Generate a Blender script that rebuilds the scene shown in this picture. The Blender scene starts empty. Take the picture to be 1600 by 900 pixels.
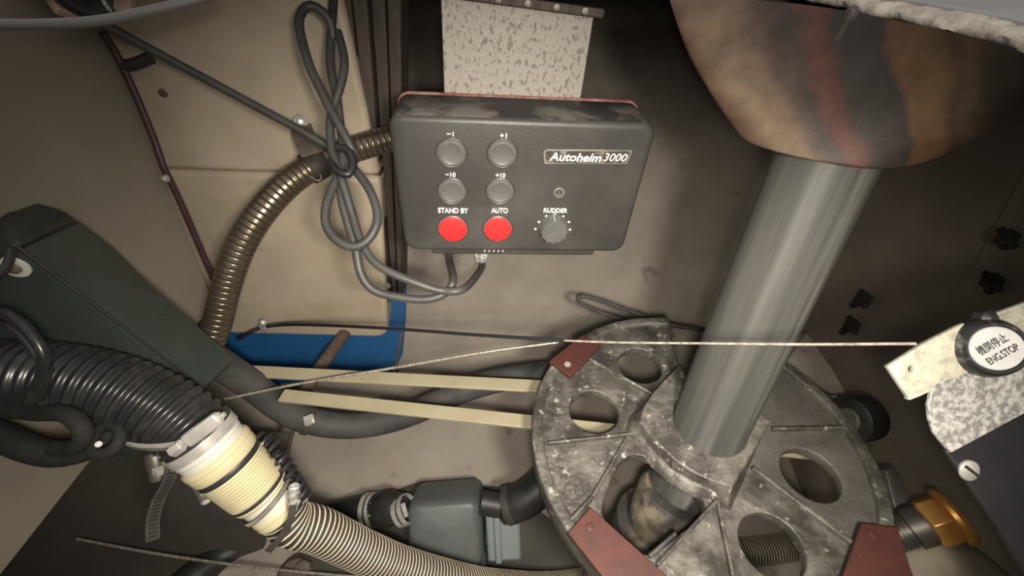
import bpy, bmesh, math, random
from mathutils import Vector, Matrix, noise as mnoise

random.seed(7)
SC = bpy.context.scene
COL = SC.collection
V = Vector

# ------------------------------------------------------------------ camera, light, exposure
PITCH = math.radians(41.1)          # the lens looks down into the locker
CP, SP = math.cos(PITCH), math.sin(PITCH)
FPX = 650.0                         # focal length in pixels of a 1600 px wide frame
cam_d = bpy.data.cameras.new('camera')
cam_d.sensor_width = 36.0
cam_d.lens = 36.0 * FPX / 1600.0
cam_d.clip_start = 0.005
cam = bpy.data.objects.new('camera', cam_d)
COL.objects.link(cam)
cam.rotation_euler = (math.radians(90) - PITCH, 0, 0)
SC.camera = cam

world = bpy.data.worlds.new('world')
SC.world = world
world.use_nodes = True
bg = world.node_tree.nodes['Background']
bg.inputs['Color'].default_value = (1.0, 0.93, 0.88, 1)
bg.inputs['Strength'].default_value = 0.55

for nm, loc, watts, rad in (('added_lens_spot', (.004, -.018, -.004), 7.4, .010), ('added_side_spot', (.075, -.07, .03), 12.6, .022)):  # two added spots, one at the lens, one beside it, throwing shadows both ways
    lamp_d = bpy.data.lights.new(nm, 'SPOT')
    lamp_d.shadow_soft_size = rad
    lamp_d.energy = watts
    lamp_d.spot_size = math.radians(111)
    lamp_d.spot_blend = 1.0
    lamp_d.color = (1.0, 0.92, 0.79)
    lamp = bpy.data.objects.new(nm, lamp_d)
    COL.objects.link(lamp)
    lamp.location = loc
    lamp.rotation_euler = (V((-.02, .33, -.52)) - V(loc)).to_track_quat('-Z', 'Y').to_euler()

SC.view_settings.view_transform = 'Standard'
SC.view_settings.look = 'None'
SC.view_settings.gamma = 1.0
SC.view_settings.exposure = -0.22
SC.view_settings.use_curve_mapping = False


# ------------------------------------------------------------------ helpers: places
def ray(px, py):
    a, b = (px - 800.0) / FPX, (py - 450.0) / FPX
    return V((a, CP - b * SP, -b * CP - SP))


def P(px, py, s):
    return ray(px, py) * s


def onX(px, py, x):
    r = ray(px, py); return r * (x / r.x)


def onY(px, py, y):
    r = ray(px, py); return r * (y / r.y)


def onZ(px, py, z):
    r = ray(px, py); return r * (z / r.z)


# ------------------------------------------------------------------ helpers: materials
def mat(name, c1, c2=None, rough=0.5, metal=0.0, scale=40.0, lo=0.35, hi=0.65, bump=0.0, bscale=None,
        stretch=None, detail=5.0, c3=None, scale3=12.0, lo3=0.55, hi3=0.7, spec=0.5, rough2=None, coat=0.0):
    m = bpy.data.materials.new(name); m.use_nodes = True
    nt = m.node_tree; N = nt.nodes; L = nt.links
    b = N['Principled BSDF']
    b.inputs['Roughness'].default_value = rough
    b.inputs['Metallic'].default_value = metal
    b.inputs['Specular IOR Level'].default_value = spec
    b.inputs['Coat Weight'].default_value = coat
    b.inputs['Base Color'].default_value = (*c1, 1)
    tc = N.new('ShaderNodeTexCoord')
    mp = N.new('ShaderNodeMapping')
    if stretch: mp.inputs['Scale'].default_value = stretch
    L.new(tc.outputs['Object'], mp.inputs['Vector'])

    def ramp_noise(sc, a, z):
        n = N.new('ShaderNodeTexNoise'); n.inputs['Scale'].default_value = sc; n.inputs['Detail'].default_value = detail
        n.inputs['Roughness'].default_value = 0.6
        L.new(mp.outputs['Vector'], n.inputs['Vector'])
        r = N.new('ShaderNodeMapRange'); r.inputs['From Min'].default_value = a; r.inputs['From Max'].default_value = z
        L.new(n.outputs['Fac'], r.inputs['Value'])
        return n, r
    last = None
    if c2 is not None:
        n, r = ramp_noise(scale, lo, hi)
        mx = N.new('ShaderNodeMix'); mx.data_type = 'RGBA'
        mx.inputs['A'].default_value = (*c1, 1); mx.inputs['B'].default_value = (*c2, 1)
        L.new(r.outputs['Result'], mx.inputs['Factor'])
        last = mx.outputs['Result']
        if rough2 is not None:
            rr = N.new('ShaderNodeMapRange'); rr.inputs['To Min'].default_value = rough; rr.inputs['To Max'].default_value = rough2
            L.new(r.outputs['Result'], rr.inputs['Value']); L.new(rr.outputs['Result'], b.inputs['Roughness'])
    if c3 is not None:
        n3, r3 = ramp_noise(scale3, lo3, hi3)
        mx3 = N.new('ShaderNodeMix'); mx3.data_type = 'RGBA'
        mx3.inputs['B'].default_value = (*c3, 1)
        if last: L.new(last, mx3.inputs['A'])
        else: mx3.inputs['A'].default_value = (*c1, 1)
        L.new(r3.outputs['Result'], mx3.inputs['Factor'])
        last = mx3.outputs['Result']
    if last: L.new(last, b.inputs['Base Color'])
    if bump:
        nb = N.new('ShaderNodeTexNoise'); nb.inputs['Scale'].default_value = bscale or scale; nb.inputs['Detail'].default_value = 4
        L.new(mp.outputs['Vector'], nb.inputs['Vector'])
        bp = N.new('ShaderNodeBump'); bp.inputs['Strength'].default_value = bump; bp.inputs['Distance'].default_value = 0.002
        L.new(nb.outputs['Fac'], bp.inputs['Height']); L.new(bp.outputs['Normal'], b.inputs['Normal'])
    return m


M = {}
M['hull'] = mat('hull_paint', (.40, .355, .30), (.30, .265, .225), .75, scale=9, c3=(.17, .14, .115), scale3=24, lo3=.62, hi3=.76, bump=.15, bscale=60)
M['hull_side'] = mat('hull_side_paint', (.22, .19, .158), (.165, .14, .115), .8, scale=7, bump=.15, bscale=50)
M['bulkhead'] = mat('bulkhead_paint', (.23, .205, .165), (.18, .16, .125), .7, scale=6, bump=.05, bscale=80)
M['cream'] = mat('cream_gelcoat', (.58, .50, .385), (.44, .37, .275), .55, scale=10, c3=(.36, .28, .19), scale3=30, lo3=.66, hi3=.78, bump=.05)
M['wood'] = mat('dark_wood', (.05, .038, .032), (.10, .078, .062), .7, scale=30, stretch=(6, 6, .35), bump=.4)
M['deck'] = mat('deck_grey', (.42, .42, .42), (.33, .33, .33), .6, scale=30)
M['gelcoat_cut'] = mat('cut_gelcoat', (.78, .73, .62), (.42, .36, .29), .7, scale=120, lo=.45, hi=.7, bump=.8, bscale=160)
M['blue'] = mat('blue_paint', (.012, .10, .27), (.008, .07, .19), .5, scale=8)
M['abs'] = mat('black_abs', (.046, .0435, .041), (.085, .081, .076), .42, scale=9, lo=.45, hi=.8, c3=(.10, .097, .09), scale3=4, bump=.08, bscale=900)
M['abs_top'] = mat('dusty_black_abs', (.028, .026, .025), (.15, .135, .115), .75, scale=24, lo=.44, hi=.56)
M['gasket'] = mat('red_gasket', (.20, .045, .04), (.32, .20, .16), .7, scale=90)
M['button'] = mat('grey_button', (.10, .10, .10), (.13, .128, .12), .42, scale=60)
M['button_rim'] = mat('button_rim', (.30, .29, .27), (.12, .12, .11), .35, scale=60)
M['red'] = mat('red_button', (.72, .030, .030), (.62, .025, .025), .5, scale=50, c3=(.25, .02, .02), scale3=240, lo3=.66, hi3=.7)
M['ink_white'] = mat('white_ink', (.85, .84, .80), rough=.6)
M['ink_black'] = mat('black_ink', (.02, .02, .02), rough=.6)
M['logo'] = mat('logo_plate', (.05, .043, .035), (.22, .19, .15), .5, scale=150, lo=.5, hi=.66)
M['galv'] = mat('spotted_galvanised', (.37, .345, .30), (.19, .175, .155), .55, metal=.2, scale=300, lo=.54, hi=.60, bump=.1, stretch=(1.3, 1, .8))
M['zinc'] = mat('mottled_zinc', (.23, .225, .215), (.55, .54, .50), .45, metal=.2, scale=330, lo=.42, hi=.6, bump=.25)
M['zinc_pale'] = mat('pale_zinc', (.55, .53, .42), (.36, .345, .28), .45, metal=.15, scale=200, lo=.45, hi=.65, bump=.15)
M['alloy'] = mat('cast_alloy', (.066, .061, .054), (.19, .179, .156), .46, metal=.35, scale=46, lo=.40, hi=.66, c3=(.50, .48, .42), scale3=120, lo3=.60, hi3=.70, bump=.6, bscale=170, rough2=.6, detail=8)
M['alloy_dark'] = mat('dull_alloy', (.105, .098, .09), (.15, .14, .125), .6, metal=.4, scale=60, bump=.3, bscale=200)
M['steel'] = mat('brushed_stock', (.068, .067, .063), (.13, .127, .118), .58, metal=.2, scale=26, stretch=(3, 3, .10), lo=.38, hi=.66, c3=(.22, .212, .195), scale3=34, lo3=.58, hi3=.78, bump=.12, bscale=60)
M['gland'] = mat('stained_gland', (.045, .042, .04), (.20, .17, .12), .7, scale=14, lo=.48, hi=.56, bump=.3, bscale=80)
M['red_pad'] = mat('red_fibre', (.085, .026, .020), (.055, .021, .017), .6, scale=60, lo=.4, hi=.7, c3=(.13, .04, .03), scale3=40, lo3=.62, hi3=.75, bump=.2)
M['chrome'] = mat('bright_steel', (.66, .64, .60), (.48, .46, .42), .28, metal=.45, scale=80)
M['wire'] = mat('steel_wire', (.55, .51, .42), (.25, .22, .18), .35, metal=.4, scale=300)
M['rubber'] = mat('black_rubber', (.018, .018, .018), (.03, .029, .028), .5, scale=60, bump=.1)
M['rubber_dust'] = mat('dusty_rubber', (.040, .042, .045), (.08, .078, .072), .7, scale=30, bump=.15)
M['hose_black'] = mat('gloss_black_hose', (.020, .020, .021), (.05, .048, .045), .27, scale=70, lo=.5, hi=.8, bump=.1)
M['cable'] = mat('grey_cable', (.045, .045, .044), (.065, .064, .060), .5, scale=60)
M['cable_black'] = mat('black_sheath', (.022, .02, .022), rough=.4)
M['cable_pale'] = mat('pale_grey_cable', (.15, .15, .142), rough=.5)
M['maroon'] = mat('maroon_sheath', (.05, .016, .024), rough=.5)
M['bronze'] = mat('bronze_conduit', (.25, .205, .145), (.18, .145, .10), .30, metal=.8, scale=60)
M['bronze_dark'] = mat('conduit_groove', (.05, .042, .034), rough=.6, metal=.4)
M['green'] = mat('green_black_paint', (.030, .040, .036), (.046, .056, .050), .42, scale=14, bump=.05, bscale=200)
M['cap'] = mat('cap_black', (.018, .021, .018), (.03, .033, .028), .6, scale=60, bump=.2, bscale=300)
M['ivory'] = mat('ivory_plastic', (.56, .505, .32), (.47, .42, .255), .4, scale=40, lo=.5, hi=.8)
M['white'] = mat('white_plastic', (.58, .57, .51), (.48, .46, .41), .4, scale=40, lo=.5, hi=.8)
M['rib_cream'] = mat('cream_hose', (.62, .55, .40), (.52, .45, .32), .45, scale=40)
M['rib_gap'] = mat('hose_gap', (.035, .03, .024), rough=.7)
M['batten'] = mat('cream_batten', (.40, .36, .245), (.33, .295, .195), .5, scale=14)
M['rust'] = mat('rusty_pipe', (.15, .10, .075), (.085, .06, .05), .75, scale=60, bump=.4)
M['pump'] = mat('blue_grey_plastic', (.085, .10, .103), (.115, .125, .124), .45, scale=20)
M['pump_base'] = mat('pale_blue_grey', (.20, .235, .245), rough=.55)
M['brass'] = mat('brass', (.80, .42, .12), (.62, .32, .09), .38, metal=.55, scale=60)
M['gunmetal'] = mat('dark_gunmetal', (.075, .068, .06), (.12, .11, .095), .45, metal=.5, scale=60)
M['beige_hose'] = mat('beige_hose', (.34, .29, .22), (.25, .21, .16), .7, scale=40, bump=.2)
M['panel_black'] = mat('black_panel_paint', (.017, .017, .020), (.025, .024, .026), .5, scale=20, bump=.1, bscale=400)
M['knob_black'] = mat('worn_black_knob', (.03, .03, .031), (.30, .29, .27), .3, metal=.2, scale=90, lo=.52, hi=.72)
M['label'] = mat('label_white', (.58, .58, .575), (.47, .47, .46), .5, scale=60)
M['pink'] = mat('pinkish_board', (.42, .31, .25), (.35, .26, .21), .7, scale=60)
M['seacock'] = mat('stained_casting', (.16, .13, .10), (.10, .08, .065), .75, scale=60, bump=.4)
M['dark_floor'] = mat('dark_brown_floor', (.070, .064, .054), (.04, .036, .03), .75, scale=7, bump=.2, bscale=50)
M['soot'] = mat('sooty_rubber', (.014, .014, .014), (.024, .023, .022), .8, scale=60, spec=.25)
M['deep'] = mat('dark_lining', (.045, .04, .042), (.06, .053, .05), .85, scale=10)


def housing_material():
    # stained glass-fibre: rust runs and resin patches follow the cone's own u (round it) and v (down it)
    m = bpy.data.materials.new('stained_glassfibre'); m.use_nodes = True
    nt = m.node_tree; N = nt.nodes; L = nt.links; b = N['Principled BSDF']
    b.inputs['Roughness'].default_value = .6
    uv = N.new('ShaderNodeUVMap')
    sep = N.new('ShaderNodeSeparateXYZ'); L.new(uv.outputs['UV'], sep.inputs[0])
    tc = N.new('ShaderNodeTexCoord')
    nz = N.new('ShaderNodeTexNoise'); nz.inputs['Scale'].default_value = 30; nz.inputs['Detail'].default_value = 6
    L.new(tc.outputs['Object'], nz.inputs['Vector'])
    ma = N.new('ShaderNodeMath'); ma.operation = 'MULTIPLY_ADD'; ma.inputs[1].default_value = .10; ma.inputs[2].default_value = -.05
    L.new(nz.outputs['Fac'], ma.inputs[0])
    ad = N.new('ShaderNodeMath'); ad.operation = 'ADD'; L.new(sep.outputs[0], ad.inputs[0]); L.new(ma.outputs[0], ad.inputs[1])
    sl = N.new('ShaderNodeMath'); sl.operation = 'MULTIPLY_ADD'; sl.inputs[1].default_value = -.10   # runs lean
    L.new(sep.outputs[1], sl.inputs[0]); L.new(ad.outputs[0], sl.inputs[2])
    cr = N.new('ShaderNodeValToRGB'); L.new(sl.outputs[0], cr.inputs[0])
    e = cr.color_ramp.elements
    stops = [(.0, (.11, .065, .04)), (.06, (.18, .13, .085)), (.13, (.145, .098, .068)), (.155, (.085, .058, .043)), (.185, (.048, .037, .03)),
             (.22, (.105, .040, .028)), (.24, (.085, .036, .026)), (.26, (.038, .032, .028)), (.325, (.038, .032, .028)), (.34, (.11, .06, .032)),
             (.40, (.12, .073, .036)), (.43, (.07, .046, .028)), (.45, (.105, .072, .043)), (.50, (.05, .04, .029)), (.6, (.035, .029, .024))]
    e[0].position, e[0].color = stops[0][0], (*stops[0][1], 1)
    e[1].position, e[1].color = stops[-1][0], (*stops[-1][1], 1)
    for p, c in stops[1:-1]:
        q = e.new(p); q.color = (*c, 1)
    n2 = N.new('ShaderNodeTexNoise'); n2.inputs['Scale'].default_value = 70; n2.inputs['Detail'].default_value = 5
    L.new(tc.outputs['Object'], n2.inputs['Vector'])
    mr = N.new('ShaderNodeMapRange'); mr.inputs['From Min'].default_value = .3; mr.inputs['From Max'].default_value = .7
    mr.inputs['To Min'].default_value = .75; mr.inputs['To Max'].default_value = 1.25
    L.new(n2.outputs['Fac'], mr.inputs['Value'])
    mx = N.new('ShaderNodeMix'); mx.data_type = 'RGBA'; mx.blend_type = 'MULTIPLY'; mx.inputs['Factor'].default_value = 1
    L.new(cr.outputs[0], mx.inputs['A']); L.new(mr.outputs['Result'], mx.inputs['B'])
    L.new(mx.outputs['Result'], b.inputs['Base Color'])
    bp = N.new('ShaderNodeBump'); bp.inputs['Strength'].default_value = .4; bp.inputs['Distance'].default_value = .002
    L.new(n2.outputs['Fac'], bp.inputs['Height']); L.new(bp.outputs['Normal'], b.inputs['Normal'])
    return m


M['housing'] = housing_material()

# ------------------------------------------------------------------ helpers: objects
WLOC = {}


def tag(o, label=None, cat=None, group=None, kind=None):
    if label: o['label'] = label
    if cat: o['category'] = cat
    if group: o['group'] = group
    if kind: o['kind'] = kind
    return o


def thing(name, label, cat, loc, group=None):
    o = bpy.data.objects.new(name, None); o.empty_display_size = .02
    COL.objects.link(o); o.location = loc; WLOC[o.name] = V(loc)
    return tag(o, label, cat, group)


def finish(name, me, m, parent, sharp=35, bevel=0.0, bseg=2, origin=None):
    """me holds world coordinates; re-origin it and link it under its parent"""
    if origin is None:
        n = max(1, len(me.vertices))
        origin = sum((v.co for v in me.vertices), V()) / n
    me.transform(Matrix.Translation(-origin))
    for mm in (m if isinstance(m, (list, tuple)) else [m]): me.materials.append(mm)
    for p in me.polygons: p.use_smooth = True
    me.set_sharp_from_angle(angle=math.radians(sharp))
    o = bpy.data.objects.new(name, me); COL.objects.link(o)
    WLOC[o.name] = origin.copy()
    if parent:
        o.parent = parent; o.location = origin - WLOC[parent.name]
    else:
        o.location = origin
    if bevel:
        b = o.modifiers.new('bevel', 'BEVEL'); b.width = bevel; b.segments = bseg; b.limit_method = 'ANGLE'; b.angle_limit = math.radians(40)
        b.harden_normals = False
    return o


def mesh(name, verts, faces, m, parent=None, **kw):
    me = bpy.data.meshes.new(name)
    me.from_pydata([tuple(v) for v in verts], [], faces)
    bm = bmesh.new(); bm.from_mesh(me)
    bmesh.ops.recalc_face_normals(bm, faces=bm.faces)
    bm.to_mesh(me); bm.free()
    return finish(name, me, m, parent, **kw)


def frame(o, u, v):
    u = V(u).normalized(); n = u.cross(V(v)).normalized(); v = n.cross(u)
    return Matrix(((u.x, v.x, n.x, o[0]), (u.y, v.y, n.y, o[1]), (u.z, v.z, n.z, o[2]), (0, 0, 0, 1)))


def prism(name, fr, pts, z0, z1, m, parent=None, bevel=0.0, **kw):
    n = len(pts)
    vs = [fr @ V((x, y, z0)) for x, y in pts] + [fr @ V((x, y, z1)) for x, y in pts]
    fs = [tuple(range(n))[::-1], tuple(range(n, 2 * n))] + [(i, (i + 1) % n, n + (i + 1) % n, n + i) for i in range(n)]
    return mesh(name, vs, fs, m, parent, bevel=bevel, **kw)


def box(name, fr, x0, x1, y0, y1, z0, z1, m, parent=None, bevel=0.0, **kw):
    return prism(name, fr, [(x0, y0), (x1, y0), (x1, y1), (x0, y1)], z0, z1, m, parent, bevel, **kw)


def circ(cx, cy, r, n=32, a0=0.0, a1=2 * math.pi, closed=True):
    k = n if closed else n - 1
    return [(cx + r * math.cos(a0 + (a1 - a0) * i / k), cy + r * math.sin(a0 + (a1 - a0) * i / k)) for i in range(n)]


def rrect(x0, x1, y0, y1, r, n=6):
    out = []
    for cx, cy, a in ((x1 - r, y1 - r, 0), (x0 + r, y1 - r, 90), (x0 + r, y0 + r, 180), (x1 - r, y0 + r, 270)):
        for i in range(n + 1):
            t = math.radians(a + 90 * i / n); out.append((cx + r * math.cos(t), cy + r * math.sin(t)))
    return out


def plate(name, fr, loops, z0, z1, m, parent=None, bevel=0.0, **kw):
    """flat plate with holes: the first loop is its outline, the others are holes"""
    cu = bpy.data.curves.new(name, 'CURVE'); cu.dimensions = '2D'; cu.fill_mode = 'BOTH'
    cu.extrude = max(1e-5, (z1 - z0) / 2 - bevel); cu.bevel_depth = bevel; cu.bevel_resolution = 1
    if bevel: cu.offset = -bevel
    for lp in loops:
        s = cu.splines.new('POLY'); s.points.add(len(lp) - 1); s.use_cyclic_u = True
        for p, q in zip(s.points, lp): p.co = (q[0], q[1], 0, 1)
    o = bpy.data.objects.new('tmp', cu); COL.objects.link(o)
    bpy.context.view_layer.update()
    me = bpy.data.meshes.new_from_object(o.evaluated_get(bpy.context.evaluated_depsgraph_get()))
    bpy.data.objects.remove(o); bpy.data.curves.remove(cu)
    me.materials.clear(); me.name = name
    me.transform(fr @ Matrix.Translation((0, 0, (z0 + z1) / 2)))
    bm = bmesh.new(); bm.from_mesh(me); bmesh.ops.remove_doubles(bm, verts=bm.verts, dist=1e-6)
    bmesh.ops.recalc_face_normals(bm, faces=bm.faces); bm.to_mesh(me); bm.free()
    return finish(name, me, m, parent, **kw)


def lettering(name, fr, text, w, h, m, parent, shear=0.0, fat=0.0, depth=.0003):
    cu = bpy.data.curves.new(name, 'FONT'); cu.body = text; cu.size = 1.0; cu.shear = shear
    cu.offset = fat; cu.extrude = .02; cu.fill_mode = 'BOTH'; cu.resolution_u = 4
    o = bpy.data.objects.new('tmp', cu); COL.objects.link(o)
    bpy.context.view_layer.update()
    me = bpy.data.meshes.new_from_object(o.evaluated_get(bpy.context.evaluated_depsgraph_get()))
    bpy.data.objects.remove(o); bpy.data.curves.remove(cu)
    me.materials.clear(); me.name = name
    xs = [v.co.x for v in me.vertices]; ys = [v.co.y for v in me.vertices]
    sx = w / (max(xs) - min(xs)); sy = h / (max(ys) - min(ys)) if h else sx
    cx, cy = (max(xs) + min(xs)) / 2, (max(ys) + min(ys)) / 2
    for v in me.vertices: v.co = ((v.co.x - cx) * sx, (v.co.y - cy) * sy, depth if v.co.z > 0 else -depth)
    me.transform(fr)
    return finish(name, me, m, parent)


def spline(pts, step):
    """Catmull-Rom through the points, resampled at an even step"""
    p = [V(q) for q in pts]
    p = [p[0] * 2 - p[1]] + p + [p[-1] * 2 - p[-2]]
    fine = []
    for i in range(1, len(p) - 2):
        for k in range(24):
            t = k / 24
            a, b, c, d = p[i - 1], p[i], p[i + 1], p[i + 2]
            fine.append(.5 * (2 * b + (c - a) * t + (2 * a - 5 * b + 4 * c - d) * t * t + (3 * b - a - 3 * c + d) * t ** 3))
    fine.append(p[-2])
    L = [0.0]
    for a, b in zip(fine, fine[1:]): L.append(L[-1] + (b - a).length)
    n = max(2, int(round(L[-1] / step)))
    out = []; j = 0
    for i in range(n + 1):
        s = L[-1] * i / n
        while j < len(L) - 2 and L[j + 1] < s: j += 1
        t = (s - L[j]) / max(1e-12, L[j + 1] - L[j])
        out.append(fine[j].lerp(fine[j + 1], min(1, max(0, t))))
    return out


def tube(name, pts, r, m, parent=None, step=.004, seg=12, rf=None, mf=None, caps=True, raw=False, closed=False, **kw):
    q = pts if raw else spline(pts, step)
    n = len(q); vs = []; fs = []; mi = []
    t0 = (q[1] - q[0]).normalized()
    u = t0.orthogonal().normalized(); s = 0.0
    for i in range(n):
        if closed: t = (q[(i + 1) % n] - q[i - 1]).normalized()
        else: t = (q[min(i + 1, n - 1)] - q[max(i - 1, 0)]).normalized()
        u = (u - t * u.dot(t)).normalized(); w = t.cross(u)
        if i: s += (q[i] - q[i - 1]).length
        rr = rf(i, s) if rf else r
        for k in range(seg):
            a = 2 * math.pi * k / seg
            vs.append(q[i] + (u * math.cos(a) + w * math.sin(a)) * rr)
    for i in range(n if closed else n - 1):
        for k in range(seg):
            a, b = i * seg, ((i + 1) % n) * seg
            fs.append((a + k, a + (k + 1) % seg, b + (k + 1) % seg, b + k)); mi.append(mf(i) if mf else 0)
    if caps and not closed:
        fs.append(tuple(range(seg))[::-1]); fs.append(tuple(range((n - 1) * seg, n * seg))); mi += [0, 0]
    me = bpy.data.meshes.new(name); me.from_pydata([tuple(v) for v in vs], [], fs)
    me.polygons.foreach_set('material_index', mi)
    return finish(name, me, m, parent, **kw)


def ringed(name, pts, r0, amp, pitch, m, parent, div=6, seg=32, gap=None, power=1.0, sharp=60):
    """a corrugated hose: rings of the given pitch along the path"""
    def rf(i, s):
        ph = (i % div) / div
        return r0 - amp * (.5 - .5 * math.cos(2 * math.pi * ph)) ** power
    mf = (lambda i: 1 if gap and abs(((i + .5) % div) / div - .5) < gap else 0)
    return tube(name, pts, r0, m, parent, step=pitch / div, seg=seg, rf=rf, mf=mf, sharp=sharp)


def lathe(name, A, d, prof, m, parent=None, seg=32, sharp=35, **kw):
    """turn a profile of (distance along, radius) about the axis through A along d"""
    d = V(d).normalized(); u = d.orthogonal().normalized(); w = d.cross(u)
    vs = []; fs = []
    for t, r in prof:
        for k in range(seg):
            a = 2 * math.pi * k / seg
            vs.append(A + d * t + (u * math.cos(a) + w * math.sin(a)) * max(r, 1e-5))
    for i in range(len(prof) - 1):
        for k in range(seg):
            fs.append((i * seg + k, i * seg + (k + 1) % seg, (i + 1) * seg + (k + 1) % seg, (i + 1) * seg + k))
    fs.append(tuple(range(seg))[::-1]); fs.append(tuple(range((len(prof) - 1) * seg, len(prof) * seg)))
    return mesh(name, vs, fs, m, parent, sharp=sharp, **kw)


def loft(name, rings, m, parent=None, caps=True, uv=False, **kw):
    n = len(rings[0]); vs = [p for r in rings for p in r]; fs = []
    for i in range(len(rings) - 1):
        for k in range(n):
            fs.append((i * n + k, i * n + (k + 1) % n, (i + 1) * n + (k + 1) % n, (i + 1) * n + k))
    if caps: fs.append(tuple(range(n))[::-1]); fs.append(tuple(range((len(rings) - 1) * n, len(rings) * n)))
    o = mesh(name, vs, fs, m, parent, **kw)
    if uv:
        me = o.data; ul = me.uv_layers.new(name='UVMap')
        for p in me.polygons:
            ks = [me.loops[l].vertex_index % n for l in p.loop_indices]
            wrap = len(ks) == 4 and max(ks) - min(ks) > 1
            for l in p.loop_indices:
                vi = me.loops[l].vertex_index; k = vi % n
                ul.data[l].uv = ((k + (n if wrap and k == 0 else 0)) / n, (vi // n) / (len(rings) - 1))
    return o


def hexnut(name, A, d, r, h, m, parent=None, **kw):
    return lathe(name, A, d, [(0, r * .93), (h * .1, r), (h * .9, r), (h, r * .9)], m, parent, seg=6, sharp=25, **kw)


WORLD = Matrix.Identity(4)

# ------------------------------------------------------------------ the locker
def sheet(name, prof, x0, x1, m, nx=24, wob=.004):
    vs = []; fs = []
    pr = spline([V((0, a, b)) for a, b in prof], .03)
    for p in pr:
        for i in range(nx + 1):
            x = x0 + (x1 - x0) * i / nx
            k = mnoise.noise(V((x * 5, p.y * 5, p.z * 5))) * wob
            vs.append(V((x, p.y + k, p.z + k)))
    for j in range(len(pr) - 1):
        for i in range(nx):
            a = j * (nx + 1) + i; fs.append((a, a + 1, a + nx + 2, a + nx + 1))
    o = mesh(name, vs, fs, m)
    return tag(o, kind='structure')


sheet('wall_back', [(1.15, -.025), (1.04, -.06), (.84, -.13), (.69, -.22), (.61, -.31), (.56, -.41), (.505, -.50)], -.85, .85, M['hull'])
sheet('floor', [(.505, -.50), (.44, -.565), (.33, -.61), (.18, -.635), (-.25, -.65)], -.85, .85, M['hull'])


def wallquad(name, pts, nrm, th, m, **kw):
    n = V(nrm).normalized() * th
    vs = [V(p) for p in pts] + [V(p) + n for p in pts]
    k = len(pts)
    fs = [tuple(range(k))[::-1], tuple(range(k, 2 * k))] + [(i, (i + 1) % k, k + (i + 1) % k, k + i) for i in range(k)]
    return tag(mesh(name, vs, fs, m, **kw), kind='structure')


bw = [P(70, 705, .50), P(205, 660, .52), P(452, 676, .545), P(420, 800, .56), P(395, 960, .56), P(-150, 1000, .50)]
wallquad('floor', [P(490, 812, .57), P(660, 752, .60), P(790, 762, .59), P(930, 860, .55), P(960, 960, .50), P(480, 960, .50)], (.0, .3, -1), .004, M['dark_floor'])  # darker brown sheets laid over the floor at lower left and round the pump
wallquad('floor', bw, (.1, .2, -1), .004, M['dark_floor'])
# left bulkhead, free lower edge, ends short of the cream locker
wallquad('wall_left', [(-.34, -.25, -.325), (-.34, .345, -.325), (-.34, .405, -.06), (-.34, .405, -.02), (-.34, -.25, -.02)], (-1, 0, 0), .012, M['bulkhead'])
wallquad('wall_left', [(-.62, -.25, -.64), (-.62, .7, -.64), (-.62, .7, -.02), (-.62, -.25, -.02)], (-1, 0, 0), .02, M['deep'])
# hull side on the right in two skins, the seam between them leans
a, b = V((.42, .352, -.03)), V((.42, .20, -.64))
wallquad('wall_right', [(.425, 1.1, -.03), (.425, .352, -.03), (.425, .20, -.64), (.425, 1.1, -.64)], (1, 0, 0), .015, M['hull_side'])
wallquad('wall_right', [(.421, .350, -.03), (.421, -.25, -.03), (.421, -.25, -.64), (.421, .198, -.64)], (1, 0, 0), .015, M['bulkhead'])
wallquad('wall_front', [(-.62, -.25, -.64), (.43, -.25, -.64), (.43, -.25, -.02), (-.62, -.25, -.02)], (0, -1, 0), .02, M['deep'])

# deck: four strips round the hatch the camera looks through
dk = thing('ceiling', None, None, (0, .3, -.02)); tag(dk, kind='structure')
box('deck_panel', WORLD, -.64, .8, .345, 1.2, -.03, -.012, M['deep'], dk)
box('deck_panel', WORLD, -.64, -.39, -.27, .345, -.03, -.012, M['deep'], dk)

# near deck edge at the right, cut rough
de = thing('deck_edge', 'rough cut white glass fibre deck edge under a grey deck at upper right', 'deck edge', P(1600, 50, .145))
edge_px = [(1190, -22), (1250, -6), (1290, 2), (1330, 8), (1370, 20), (1410, 24), (1450, 33), (1490, 40), (1530, 48), (1565, 55), (1610, 68), (1680, 92), (1780, 122), (1900, 160)]
line = spline([onZ(x, y - 12, -.030) for x, y in edge_px], .0022)
vs = []; fs = []
for i, p in enumerate(line):
    t = (line[min(i + 1, len(line) - 1)] - line[max(i - 1, 0)]).normalized()
    nn = V((-t.y, t.x, 0)); nn = nn if nn.dot(p) < 0 else -nn      # towards the hatch
    for k, (dn, dz) in enumerate([(-.012, .0012), (-.004, .0016), (.0012, .0004), (.0030, -.0018), (.0022, -.0042), (-.002, -.0056), (-.012, -.0058)]):
        w = mnoise.noise(p * 420 + V((k * 7.3, k * 2.1, 0))) * (.0010 if 0 < k < 6 else 0) + mnoise.noise(p * 90 + V((0, k * 1.3, 5))) * (.0018 if 0 < k < 6 else 0)
        vs.append(p + nn * (dn + w) + V((0, 0, dz + w * .6)))
m7 = 7
for i in range(len(line) - 1):
    for k in range(m7 - 1): fs.append((i * m7 + k, i * m7 + k + 1, (i + 1) * m7 + k + 1, (i + 1) * m7 + k))
mesh('cut_edge', vs, fs, M['gelcoat_cut'], de, sharp=80)
top = [V((p.x, p.y, -.0284)) for p in line[::4]]
far = [V((.55, .40, -.0284)), V((.55, .0, -.0284))]
nn = [p + V((.006, .006, 0)) for p in top]
prism('deck_top', frame((0, 0, -.0288), (1, 0, 0), (0, 1, 0)), [(p.x, p.y) for p in nn] + [(.5, .0), (.5, .36), (.2, .36)], -.004, .001, M['deck'], de)
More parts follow.
